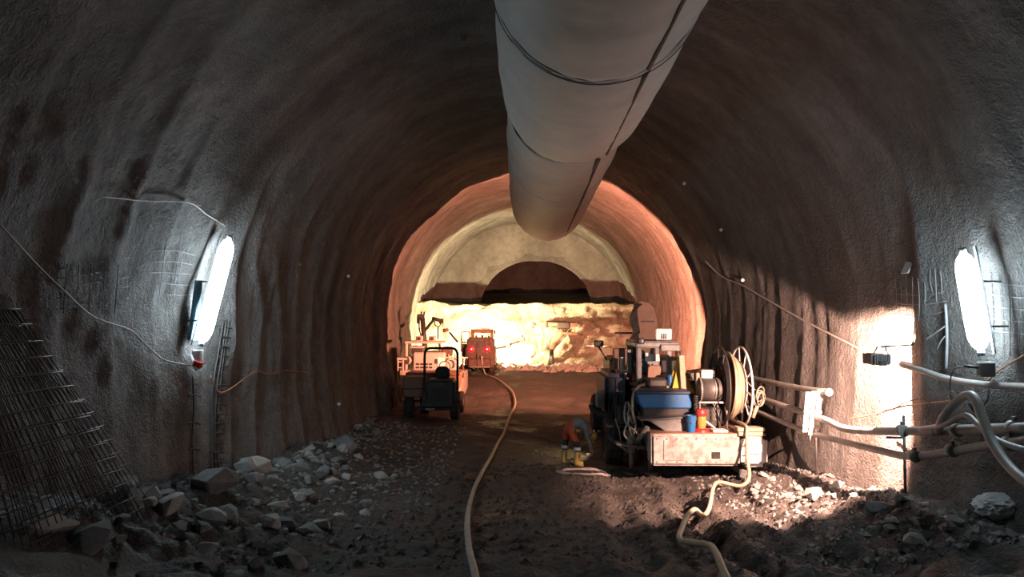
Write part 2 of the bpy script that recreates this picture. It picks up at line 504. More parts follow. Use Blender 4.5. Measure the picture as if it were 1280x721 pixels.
# ------------------------------------------------------------------ floor
def floor_h(x, Y):
    x = np.asarray(x, float); Y = np.asarray(Y, float)
    u = x - XC
    z = 0.075 * np.clip(14.5 - Y, 0, 9) ** 1.25
    z = z + 0.92 * sst(27.5, 39.5, Y)
    # heaps along both sides
    hl = (0.50 + 0.22 * vn(Y * 0.5, 3.1)) * sst(21, 14, Y) + 0.22
    z = z + hl * sst(-3.1 + 0.5 * vn(Y * 0.6, 8.0), -5.3, u)
    hr = (0.34 + 0.15 * vn(Y * 0.6, 1.1)) * sst(19, 13, Y) + 0.14
    z = z + hr * sst(3.9 + 0.35 * vn(Y * 0.7, 2.0), 5.5, u)
    # ruts
    near = sst(19, 13, Y)
    rc = 2.55 + 0.10 * (Y - 12) * 0.6 + 0.25 * vn(Y * 0.25, 0.3)
    for k, a in ((0.0, 0.14), (1.25, 0.12), (-1.2, 0.07)):
        q = (u - rc - k) / 0.22
        z = z - near * a * (np.exp(-q * q) - 0.7 * np.exp(-((np.abs(u - rc - k) - 0.36) / 0.16) ** 2))
    rough = 0.35 + 0.65 * sst(1.2, 2.6, u) * near + 0.9 * sst(-2.4, -4.0, u) * sst(24, 16, Y)
    z = z + 0.055 * fbm(x * 0.55, Y * 0.45, 0, 3)
    near2 = sst(13.5, 10.5, Y)
    rough = rough + 0.5 * near2
    z = z + 0.065 * rough * fbm(x * 2.1, Y * 1.7, 2.0, 3)
    lump = np.abs(fbm(x * 4.3 + 3, Y * 3.7, 5.0, 3))
    z = z + 0.075 * rough * (0.55 - lump)
    z = z + 0.035 * rough * np.clip(vn(x * 8.0, Y * 7.0, 1.0), 0, 1)
    return z


def build_floor():
    xs = np.arange(-6.4, 7.4, 0.07)
    ys = np.concatenate([np.arange(-9, 7.5, 0.3), np.arange(7.5, 26, 0.07), np.arange(26, 44, 0.12)])
    X, Y = np.meshgrid(xs, ys)
    Z = floor_h(X, Y)
    co = np.stack([X, Y, Z], -1).reshape(-1, 3); k = len(xs); n = len(ys)
    i, j = np.meshgrid(np.arange(n - 1), np.arange(k - 1), indexing='ij')
    q = (i * k + j).ravel(); F = np.stack([q, q + 1, q + k + 1, q + k], -1)
    me = bpy.data.meshes.new('floor')
    me.vertices.add(len(co)); me.vertices.foreach_set('co', co.ravel())
    me.loops.add(F.size); me.loops.foreach_set('vertex_index', F.ravel().astype(np.int32))
    me.polygons.add(len(F)); me.polygons.foreach_set('loop_start', np.arange(0, F.size, 4, dtype=np.int32))
    me.update(calc_edges=True)
    o = link('floor', me, M['mud'], None, True); tag(o, kind='structure')


build_floor()


def fh(x, y):
    return float(floor_h(np.array([x]), np.array([y]))[0])


def onfloor(px, py, up=0.0):
    d = ray(px, py)
    ys = np.arange(7.0, 44, 0.05)
    pts = np.array(CAM)[None, :] + np.array(d)[None, :] * (ys / d.y)[:, None]
    hz = floor_h(pts[:, 0], ys) + up
    k = np.argmax(pts[:, 2] < hz)
    return Vector(pts[k])


# ------------------------------------------------------------------ far end: bench, top heading
def build_far():
    # bench: front face and top
    xs = np.arange(-7.6, 8.3, 0.11)
    prof = [(41.3 + 1.9 * t ** 0.8, 0.3 + 4.05 * t) for t in np.linspace(0, 1, 44)] + [(43.2 + t, 4.35 + 0.012 * t) for t in np.arange(0.15, 7.2, 0.25)]
    pr_ = np.array(prof)
    X = xs[None, :] + 0 * pr_[:, :1]; Y = pr_[:, :1] + 0 * X; Z = pr_[:, 1:] + 0 * X
    top = sst(4.1, 4.35, Z)
    n = 0.26 * fbm(X * 0.5, Z * 0.7, Y * 0.3, 3) + 0.13 * fbm(X * 1.9, Z * 2.2, 3, 4) + 0.09 * np.abs(fbm(X * 3.5, Z * 3.5, 8, 3))
    Y = Y - n * (1 - top) * 1.7
    Z = Z + 0.05 * fbm(X * 1.5, Y * 1.5, 1, 3) * top + 0.10 * np.clip(fbm(X * 1.3, Y * 2.0, 4, 3), -1, 1) * np.exp(-((Y - 43.2) / 0.5) ** 2)
    # muck spilled at the toe
    toe = sst(2.0, 0.6, Z)
    Y = Y - toe * (0.7 + 0.35 * fbm(X * 0.8, Z * 0.6, 6, 3))
    Z = Z + sst(-3.6, -5.6, X) * 0.15 * top
    co = np.stack([X, Y, Z], -1).reshape(-1, 3); k = len(xs); m = len(prof)
    F = [(i * k + j, i * k + j + 1, (i + 1) * k + j + 1, (i + 1) * k + j) for i in range(m - 1) for j in range(k - 1)]
    o = mesh('wall_bench', co, F, M['face'], None, True); tag(o, kind='structure')
    # headwall around the top heading, and the dark heading beyond it
    cx, cz, a, b = 0.86, 4.2, 3.75, 3.22
    N = 72; v = []; f = []
    for i in range(N + 1):
        t = math.pi * (1 - i / N)
        inn = (cx + a * math.cos(t), cz + b * math.sin(t))
        out = (XC + 7.4 * math.cos(t), 4.0 + 6.6 * math.sin(t))
        for s in range(9):
            u = s / 8
            x_ = inn[0] * (1 - u) + out[0] * u; z_ = inn[1] * (1 - u) + out[1] * u
            v.append((x_, 49.6 + 0.16 * float(fbm(x_ * 0.7, z_ * 0.7, 3, 3)), z_))
    for i in range(N):
        for s in range(8):
            f.append((i * 9 + s, i * 9 + s + 1, (i + 1) * 9 + s + 1, (i + 1) * 9 + s))
    o = mesh('wall_far', v, f, M['shot'], None, True); tag(o, kind='structure')
    v = []; f = []; rows = np.arange(49.5, 60.1, 0.5)
    for y in rows:
        for i in range(41):
            t = math.pi * (1 - i / 40)
            n = 0.1 * float(fbm(math.cos(t) * 3, y * 0.6, math.sin(t) * 3, 2))
            e_ = 0.0 if y < 49.7 else 1.6
            v.append((cx + (a + n + e_) * math.cos(t), y, cz + (b + n + e_) * math.sin(t)))
    for r_ in range(len(rows) - 1):
        for i in range(40):
            f.append((r_ * 41 + i, r_ * 41 + i + 1, (r_ + 1) * 41 + i + 1, (r_ + 1) * 41 + i))
    f.append(tuple((len(rows) - 1) * 41 + i for i in range(41)))
    o = mesh('wall_heading', v, f, M['shot'], None, True); tag(o, kind='structure')
    o = mesh('floor_heading', [(-5, 50, 4.4), (6.5, 50, 4.4), (6.5, 60.2, 5.6), (-5, 60.2, 5.6)], [(0, 1, 2, 3)], M['face']); tag(o, kind='structure')


build_far()


# ------------------------------------------------------------------ ventilation duct
def build_duct():
    cx, cz = 0.89, 3.5 + 4.02
    root = thing('ventilation_duct', (cx, 10, cz - 1.3), 'huge round pale fabric ventilation duct hanging under the tunnel crown', 'duct')
    def sec(y0, y1, r0, r1, dx0, dx1, dz0, dz1, seed, taper=0.0):
        ys = np.arange(y0, y1 + 0.001, (y1 - y0) / max(6, int((y1 - y0) / 0.12)))
        ns = 96; v = []; f = []
        for y in ys:
            t = (y - y0) / (y1 - y0)
            rad = r0 + (r1 - r0) * t
            rad -= taper * float(sst(y1 - 1.1, y1, y))
            bulge = 0.02 * math.sin(math.pi * t) ** 0.6
            a = np.linspace(0, 2 * math.pi, ns, endpoint=False)
            wr = 0.012 * vn(np.cos(a) * 3 + seed, np.full(ns, y * 5.0), np.sin(a) * 3) + 0.022 * vn(np.cos(a) * 1.4, np.full(ns, y * 0.8), np.sin(a) * 1.4 + seed)
            # creases gathered near the ends
            e = math.exp(-((y - y0) / 0.35) ** 2) + math.exp(-((y1 - y) / 0.35) ** 2)
            wr = wr + 0.007 * e * np.sin(a * 19 + 3 * vn(np.cos(a) * 2, np.full(ns, seed * 1.0), np.sin(a) * 2))
            rr = rad + bulge + wr
            for k in range(ns):
                v.append((cx + dx0 + (dx1 - dx0) * t + rr[k] * math.cos(a[k]), y, cz + dz0 + (dz1 - dz0) * t + rr[k] * math.sin(a[k])))
        n = len(ys)
        for i in range(n - 1):
            for k in range(ns):
                f.append((i * ns + k, i * ns + (k + 1) % ns, (i + 1) * ns + (k + 1) % ns, (i + 1) * ns + k))
        o = mesh('fabric_section', v, f, M['duct'], root, True)
        md = o.modifiers.new('thickness', 'SOLIDIFY'); md.thickness = 0.012
        return o
    sec(-4.0, 8.55, 1.235, 1.235, 0.0, 0.0, 0.0, 0.0, 1)
    sec(8.55, 13.7, 1.235, 1.25, 0.0, 0.02, 0.0, 0.0, 2, 0.13)
    sec(13.7, 17.6, 1.14, 1.20, -0.02, -0.03, 0.03, 0.0, 3)
    sec(17.6, 25.7, 1.20, 1.25, -0.03, -0.02, 0.0, -0.02, 4)
    for y, r in ((8.55, 1.24),):
        lathe('joint_band', root, M['ductband'], [(r, -0.05), (r + 0.022, -0.03), (r + 0.022, 0.03), (r, 0.05)], (cx, y, cz), 'y', 72)
        tb('joint_rope', root, M['ductseam'], [(cx + (r + 0.028) * math.cos(a), y + 0.07, cz + (r + 0.028) * math.sin(a)) for a in np.linspace(0, 2 * math.pi, 61)], 0.006, 6, curve=False)
    lathe('end_ring', root, M['steel'], [(1.20, -0.04), (1.25, -0.04), (1.25, 0.04), (1.20, 0.04)], (cx, 25.7, cz - 0.02), 'y', 72)
    # dark hanger seam running along the flank
    for (y0, y1, r0, r1) in ((-3.9, 8.5, 1.255, 1.255), (8.6, 12.9, 1.255, 1.268), (13.75, 17.5, 1.17, 1.222), (17.6, 25.6, 1.222, 1.265)):
        pts = []
        for t in np.linspace(0, 1, 30):
            a = R(-63); rr = r0 + (r1 - r0) * t
            pts.append((cx + rr * math.cos(a), y0 + (y1 - y0) * t, cz + rr * math.sin(a)))
        tb('seam_strip', root, M['ductseam'], pts, 0.03, 6, curve=False)
    for y in np.arange(1.0, 25.5, 2.4):
        for s in (-1, 1):
            cy('hanger_wire', root, M['wire'], (cx + s * 0.75, y, cz + 1.02), (cx + s * 0.9, y, cz + 1.55 - 0.1 * (s > 0)), 0.008, 5)


build_duct()


# ------------------------------------------------------------------ tube lights on both walls
def tube_light(name, ptop, pbot, label, tl):
    top = Vector(ptop); bot = Vector(pbot); ax = (top - bot).normalized()
    root = thing(name, bot - ax * 0.1, label, 'lamp', 'tube lights on the tunnel walls')
    r = 0.13; n = 14; pts = []; rad = []
    Lh = (top - bot).length
    for i in range(n + 1):
        t = i / n
        s = min(t, 1 - t) * Lh
        q = min(1, s / 0.16)
        rad.append(r * max(0.12, math.sqrt(max(0, 1 - (1 - q) ** 2)))); pts.append(bot + ax * t * Lh)
    # rounded ends need denser rings
    pts2 = []; rad2 = []
    for t in [0, 0.01, 0.03, 0.06, 0.1, 0.15, 0.3, 0.5, 0.7, 0.85, 0.9, 0.94, 0.97, 0.99, 1.0]:
        s = min(t, 1 - t) * Lh; q = min(1, s / 0.26)
        rad2.append(r * max(0.15, math.sqrt(max(0, 1 - (1 - q) ** 2)))); pts2.append(bot + ax * t * Lh)
    v, f = tube_geo(pts2, rad2, 20); g = mesh('glowing_tube', v, f, M['tube'], root, True)
    out = Vector((math.copysign(0.90, top.x), -0.44, 0))
    back = out - ax * out.dot(ax); back.normalize()
    side = ax.cross(back).normalized()
    def strip(nm, m, off, wd, th, ext, parent=root):
        c0 = bot - ax * ext + back * off; c1 = top + ax * ext + back * off
        vv = [c + side * a * wd + back * b * th for c in (c0, c1) for a, b in ((-1, -1), (1, -1), (1, 1), (-1, 1))]
        return mesh(nm, vv, [(0, 1, 2, 3), (7, 6, 5, 4), (0, 4, 5, 1), (1, 5, 6, 2), (2, 6, 7, 3), (3, 7, 4, 0)], m, parent)
    strip('back_plate', M['housing'], 0.147, 0.08, 0.012, 0.06)
    for e, sg in ((bot, -1), (top, 1)):
        cy('end_cap', root, M['housing'], e + ax * sg * 0.0, e + ax * sg * 0.07, 0.045, 12)
    return root, bot, ax, back, side


def build_tubes():
    rt = P(286, 299, 12.9); rb = P(252, 428, 11.95)
    # keep the fixture clear of the lining
    def clear(p, gap):
        d = (p - CAM).normalized(); h, n, i, t = LIN.ray_cast(CAM, d, 60)
        return CAM + d * min((p - CAM).length, t - gap)
    rt = clear(wall(286, 299, 0), 0.75); rb = clear(wall(252, 428, 0), 0.68)
    root, b, ax, back, side = tube_light('tube_light', rt, rb, 'glowing cold white tube light on the wall with the leaning mesh mat', 0)
    # mounting pieces below the far-side lamp
    bx('junction_box', root, M['whiteclean'], b.x - 0.14, b.x + 0.02, b.y - 0.06, b.y + 0.06, b.z - 0.33, b.z - 0.12, 0.02)
    bx('red_plug', root, M['red'], b.x - 0.10, b.x + 0.05, b.y - 0.12, b.y - 0.03, b.z - 0.42, b.z - 0.30, 0.02, (0, 20, 0))
    cy('white_plug', root, M['whiteclean'], b + Vector((-0.16, -0.05, -0.22)), b + Vector((-0.02, -0.1, -0.46)), 0.035, 10)
    for t in (0.25, 0.75):
        q = b + ax * 1.4 * t + back * 0.14
        cy('wall_bracket', root, M['steel'], q, q + Vector((math.copysign(0.42, b.x), 0.1, 0)), 0.014, 8)
    rt = clear(wall(1204, 316, 0), 0.68); rb = clear(wall(1226, 438, 0), 0.62)
    root, b, ax, back, side = tube_light('tube_light', rt, rb, 'glowing cold white tube light on the wall above the pipes and hoses', 1)
    bx('junction_box', root, M['grey'], b.x - 0.04, b.x + 0.16, b.y - 0.06, b.y + 0.06, b.z - 0.34, b.z - 0.14, 0.02)
    cy('cable_gland', root, M['dark'], b + Vector((-0.22, 0, -0.2)), b + Vector((-0.03, 0, -0.22)), 0.02, 8)
    tb('lead', root, M['cabledark'], [b + Vector((-0.22, 0, -0.2)), b + Vector((-0.36, 0, -0.25)), b + Vector((-0.40, 0.02, -0.5)), b + Vector((-0.30, 0.05, -0.75))], 0.008, 6)
    for t in (0.25, 0.75):
        q = b + ax * 1.2 * t + back * 0.14
        cy('wall_bracket', root, M['steel'], q, q + Vector((math.copysign(0.42, b.x), 0.1, 0)), 0.014, 8)


build_tubes()


# ------------------------------------------------------------------ warm floodlight on the near-side wall
def build_flood():
    c = onX(1101, 449, 5.74)
    root = thing('floodlight', c - Vector((0, 0, 0.15)), 'small finned floodlight blazing onto the wall behind the hose reel', 'lamp')
    x, y, z = c
    t = 0.012
    hw, hh = 0.14, 0.08
    bx('back_plate', root, M['steel'], x - hw, x + hw, y - t, y + t, z - hh, z + hh, 0)
    bx('top_visor', root, M['steel'], x - hw, x + 0.05, y, y + 0.31, z + hh - t, z + hh + t, 0)
    bx('side_visor', root, M['steel'], x - hw - t, x - hw + t, y, y + 0.305, z - hh, z + hh, 0)
    bx('side_visor', root, M['steel'], x + hw - t, x + hw + t, y, y + 0.05, z - hh, z + hh, 0)
    bx('bottom_visor', root, M['steel'], x - hw, x + hw, y, y + 0.05, z - hh - t, z - hh + t, 0)
    for k in range(9):
        xx = x - hw + 0.02 + k * (2 * hw - 0.04) / 8
        bx('cooling_fin', root, M['grey'], xx - 0.006, xx + 0.006, y - 0.07, y - t, z - hh + 0.01, z + hh - 0.01, 0)
    bx('driver_box', root, M['dark'], x - 0.07, x + 0.05, y - 0.11, y - 0.06, z - 0.10, z - 0.02, 0.01)
    for s in (-1, 1):
        cy('yoke', root, M['steel'], (x + s * (hw + 0.02), y + 0.02, z), (x + s * 0.06, y - 0.02, z + 0.2), 0.012, 8)
    cy('wall_arm', root, M['steel'], (x, y - 0.02, z + 0.2), (x + 0.75, y - 0.04, z + 0.25), 0.016, 8)
    bulb = lathe('bulb', root, M['lens_warm'], [(0.001, -0.02), (0.018, -0.01), (0.02, 0), (0.018, 0.01), (0.001, 0.02)], (x, y + 0.03, z), 'x', 12, closed=False)
    ld = bpy.data.lights.new('flood_lamp', 'POINT'); ld.energy = FLOOD_POWER; ld.color = FLOOD_COL; ld.shadow_soft_size = 0.012
    lo = bpy.data.objects.new('flood_lamp', ld); COL.objects.link(lo); lo.parent = root
    lo.location = Vector((x, y + 0.06, z)) - wloc(root)


build_flood()


# ------------------------------------------------------------------ pipes, hoses and cables along the wall
def build_services():
    # upper steel pipe, in lengths joined by couplings
    up = [onX(1330, 534, 5.42), onX(1200, 537, 5.48), onX(1112, 539, 5.56), onX(1058, 536, 5.6), onX(1030, 524, 5.62), onX(985, 509, 5.62), onX(945, 496, 5.55), onX(900, 482, 5.4)]
    root = thing('steel_pipe', (up[1].x, up[1].y, up[1].z - 0.1), 'upper of the two long dusty pipes running along the wall under the tube light', 'pipe')
    tb('pipe_run', root, M['pipe'], up, 0.062, 14, 5)
    for px, py in ((1268, 535), (1196, 537), (1128, 538)):
        q = onX(px, py, 5.47)
        cy('coupling', root, M['pipe'], q + Vector((0, -0.05, 0)), q + Vector((0, 0.05, 0)), 0.085, 14)
        bx('coupling_bolt', root, M['steel'], q.x - 0.02, q.x + 0.02, q.y - 0.03, q.y + 0.03, q.z + 0.07, q.z + 0.13, 0.005)
    lo = [onX(1330, 547, 5.36), onX(1240, 556, 5.40), onX(1145, 570, 5.48), onX(1100, 563, 5.52), onX(1020, 543, 5.58), onX(985, 530, 5.58), onX(948, 515, 5.5), onX(900, 498, 5.35)]
    root = thing('steel_pipe', (lo[2].x, lo[2].y, lo[2].z - 0.1), 'lower of the two long dusty pipes, nearest the rubble on the floor', 'pipe')
    tb('pipe_run', root, M['pipe'], lo, 0.055, 14, 5)
    for px, py in ((1262, 554), (1143, 570), (1190, 563)):
        q = onX(px, py, 5.40)
        cy('coupling', root, M['pipe'], q + Vector((0, -0.05, 0)), q + Vector((0, 0.05, 0)), 0.08, 14)
        bx('coupling_bolt', root, M['steel'], q.x - 0.02, q.x + 0.02, q.y - 0.03, q.y + 0.03, q.z + 0.06, q.z + 0.12, 0.005)
    o = [onX(1036, 490, 5.74), onX(1000, 485, 5.74), onX(938, 472, 5.62), onX(890, 462, 5.4)]
    root = thing('steel_pipe', (o[1].x, o[1].y, o[1].z - 0.1), 'short brown topmost pipe ending behind the white slotted board', 'pipe')
    tb('pipe_run', root, M['pipe'], o, 0.06, 14, 4)
    cy('end_flange', root, M['steel'], o[0] + Vector((0, -0.02, 0)), o[0] + Vector((0, 0.02, 0)), 0.075, 16)
    # posts under the pipes
    for px, py, X in ((1120, 540, 5.62), (1012, 520, 5.68)):
        q = onX(px, py, X)
        root = thing('pipe_support', (X + 0.12, q.y, fh(X, q.y)), 'thin steel prop holding up the pipes ' + ('beside the bulging rib' if px > 1100 else 'behind the white slotted board'), 'prop')
        cy('post', root, M['steel'], (X + 0.12, q.y, fh(X, q.y) - 0.1), (X + 0.12, q.y, q.z + 0.25), 0.022, 8)
        cy('arm', root, M['steel'], (X + 0.12, q.y, q.z - 0.08), (X - 0.15, q.y, q.z - 0.08), 0.018, 8)
    # white slotted board hung on the pipes
    q = onX(1015, 516, 5.52)
    root = thing('slotted_board', (q.x, q.y, q.z - 0.5), 'white slotted board hung askew on the pipes beside the hose reel', 'board')
    def sl(nm, dx, dz0, dz1, wd, m):
        a = q + Vector((dx + dz0 * 0.10, 0, dz0)); b = q + Vector((dx + dz1 * 0.10, 0, dz1))
        v = [p + Vector((sx * wd, sy * 0.02, 0)) for p in (a, b) for sx, sy in ((-1, -1), (1, -1), (1, 1), (-1, 1))]
        mesh(nm, v, [(3, 2, 1, 0), (4, 5, 6, 7), (0, 1, 5, 4), (1, 2, 6, 5), (2, 3, 7, 6), (3, 0, 4, 7)], m, root)
    sl('slat', -0.11, -0.36, 0.40, 0.045, M['whiteclean']); sl('slat', 0.0, -0.42, 0.42, 0.04, M['whiteclean']); sl('slat', 0.11, -0.34, 0.44, 0.045, M['whiteclean'])
    for dz in (-0.25, 0.02, 0.28):
        bx('cross_bar', root, M['white'], q.x - 0.17 + dz * 0.1, q.x + 0.17 + dz * 0.1, q.y - 0.045, q.y - 0.02, q.z + dz - 0.03, q.z + dz + 0.03, 0.004)
    cy('hanging_bolt', root, M['steel'], q + Vector((-0.04, 0, -0.42)), q + Vector((-0.05, 0, -0.55)), 0.02, 8)
    # thick pale hose to the floodlight, thin dark cable beyond it
    pts = [wall(1320, 484, 0.16), wall(1280, 483, 0.16), wall(1240, 480, 0.2), wall(1200, 473, 0.2), wall(1165, 463, 0.16), wall(1128, 453, 0.14)]
    recenter(tag(tb('conduit_hose', None, M['pipe'], pts, 0.045, 12), 'thick pale hose sagging along the wall just under the tube light', 'hose'))
    pts = [wall(1090, 440, 0.12), wall(1060, 425, 0.1), wall(1010, 400, 0.1), wall(960, 372, 0.1), wall(930, 355, 0.1), wall(905, 344, 0.1), wall(885, 325, 0.1)]
    recenter(tag(tb('power_cable', None, M['cable'], pts, 0.022, 8), 'thin cable strung along the folded wall beyond the floodlight', 'cable'))
    # fat hose looping over the upper pipe
    X = 5.2
    pts = [onX(1172, 540, 5.4), onX(1178, 524, X), onX(1192, 506, X), onX(1206, 495, X - 0.02), onX(1218, 497, X - 0.06), onX(1228, 522, X - 0.15), onX(1240, 552, X - 0.25), onX(1260, 581, X - 0.35), onX(1285, 603, X - 0.45), onX(1330, 628, X - 0.55)]
    root = thing('delivery_hose', pts[1] - Vector((0, 0, 0.1)), 'fat grey hose looping up over the pipes and down to the floor', 'hose')
    tb('hose_body', root, M['pipe'], pts, 0.052, 12)
    cy('hose_clamp', root, M['steel'], pts[0] + Vector((0, 0.0, -0.03)), pts[0] + Vector((0.0, 0.0, 0.06)), 0.07, 12)
    pts = [onX(1150, 536, 5.42), onX(1180, 531, 5.2), onX(1206, 519, 5.16), onX(1222, 530, 5.12), onX(1240, 546, 5.08), onX(1270, 559, 5.0), onX(1330, 572, 4.9)]
    recenter(tag(tb('air_hose', None, M['pipe'], pts, 0.032, 10), 'thinner grey hose crossing behind the fat looping hose', 'hose'))
    pts = [wall(1085, 525, 0.35), wall(1120, 520, 0.4), wall(1150, 512, 0.4), wall(1175, 508, 0.45), onX(1196, 500, 5.3)]
    recenter(tag(tb('signal_cable', None, M['cableorange'], pts, 0.011, 6), 'thin orange cable strung above the upper pipe', 'cable'))
    pts = [wall(1128, 515, 0.2), wall(1150, 505, 0.25), wall(1165, 500, 0.25), wall(1190, 498, 0.25), wall(1208, 494, 0.25)]
    recenter(tag(tb('signal_cable', None, M['cabledark'], pts, 0.009, 6), 'thin dark lead drooping from the wall towards the fat looping hose', 'cable'))
    pts = [wall(1246, 476, 0.12), wall(1262, 462, 0.12), wall(1300, 440, 0.12)]
    recenter(tag(tb('signal_cable', None, M['cableorange'], pts, 0.010, 6), 'thin brownish lead rising to the picture edge beside the tube light', 'cable'))
    pts = [wall(1244, 470, 0.12), wall(1247, 495, 0.12), wall(1238, 512, 0.15), wall(1228, 505, 0.15)]
    root = thing('hanging_plug', pts[-1] - Vector((0, 0, 0.1)), 'dark plug dangling on a lead beneath the tube light', 'plug')
    tb('lead', root, M['cabledark'], pts, 0.009, 6)
    cy('plug_body', root, M['dark'], pts[-1] + Vector((-0.03, 0, 0.03)), pts[-1] + Vector((0.06, 0, -0.10)), 0.035, 10)
    # stiff cloth tie at the top of the hose loop
    q = onX(1196, 492, 5.22)
    root = thing('hose_sling', q - Vector((0, 0, 0.1)), 'frayed pale sling holding up the fat looping hose', 'sling')
    for k in range(5):
        a = q + Vector((-0.09 + 0.02 * k, 0.01 * k, 0.03 * (k % 2)))
        tb('strand', root, M['cable'], [a, a + Vector((0.05, 0, -0.06)), a + Vector((0.13, -0.02, -0.09 - 0.01 * k))], 0.012, 6)
    # small plastic sheet
    q = onfloor(1258, 645)
    bm = bmesh.new(); bmesh.ops.create_icosphere(bm, subdivisions=4, radius=0.2)
    for v in bm.verts:
        n = (0.5 - abs(mnoise.noise(v.co * 11))) * 0.10 + (0.3 - abs(mnoise.noise(v.co * 26))) * 0.09
        v.co = Vector((v.co.x * 1.5, v.co.y * 1.1, v.co.z * 0.72)) * (1 + n * 3.2)
    bmesh.ops.translate(bm, vec=q + Vector((0, 0.1, 0.1)), verts=bm.verts)
    me = bpy.data.meshes.new('plastic_sheet'); bm.to_mesh(me); bm.free()
    recenter(tag(link('plastic_sheet', me, M['plastic']), 'crumpled white plastic sheet lying on the rubble by the pipes', 'plastic sheet'))
    # paint marks and tag on the wall
    q = wall(1137, 333, 0.03)
    recenter(tag(bx('paper_tag', None, M['whiteclean'], q.x - 0.01, q.x + 0.01, q.y - 0.11, q.y + 0.11, q.z - 0.12, q.z + 0.12, 0.003, (0, 25, 0)), 'small pale tag stuck to the wall between red paint marks', 'tag'))
    pts = [wall(1187, 380, 0.06), wall(1189, 420, 0.06), wall(1188, 461, 0.06)]
    root = thing('rebar_stake', pts[2], 'upright pale bar with side twigs standing out of the wall near the tube light', 'bar')
    tb('bar', root, M['wirepale'], pts, 0.02, 8)
    tb('side_wire', root, M['wirepale'], [wall(1168, 424, 0.12), wall(1178, 417, 0.12), wall(1188, 408, 0.08)], 0.012, 6)
    tb('side_wire', root, M['wirepale'], [wall(1180, 437, 0.1), wall(1184, 428, 0.1), wall(1188, 420, 0.08)], 0.009, 6)


build_services()


def mesh_patch(name, lab, verts_px, horiz_px, m, off, rad):
    """bare reinforcing wires standing out of the sprayed concrete; each wire a part"""
    c = wall(*verts_px[0][0], 0.0) if verts_px else wall(*horiz_px[0][0], 0.0)
    root = thing(name, c, lab, 'wire mesh')
    for ln in verts_px + horiz_px:
        tb('wire', root, m, [wall(x, y, off + random.uniform(-0.01, 0.015)) for x, y in ln], rad, 5, 3)


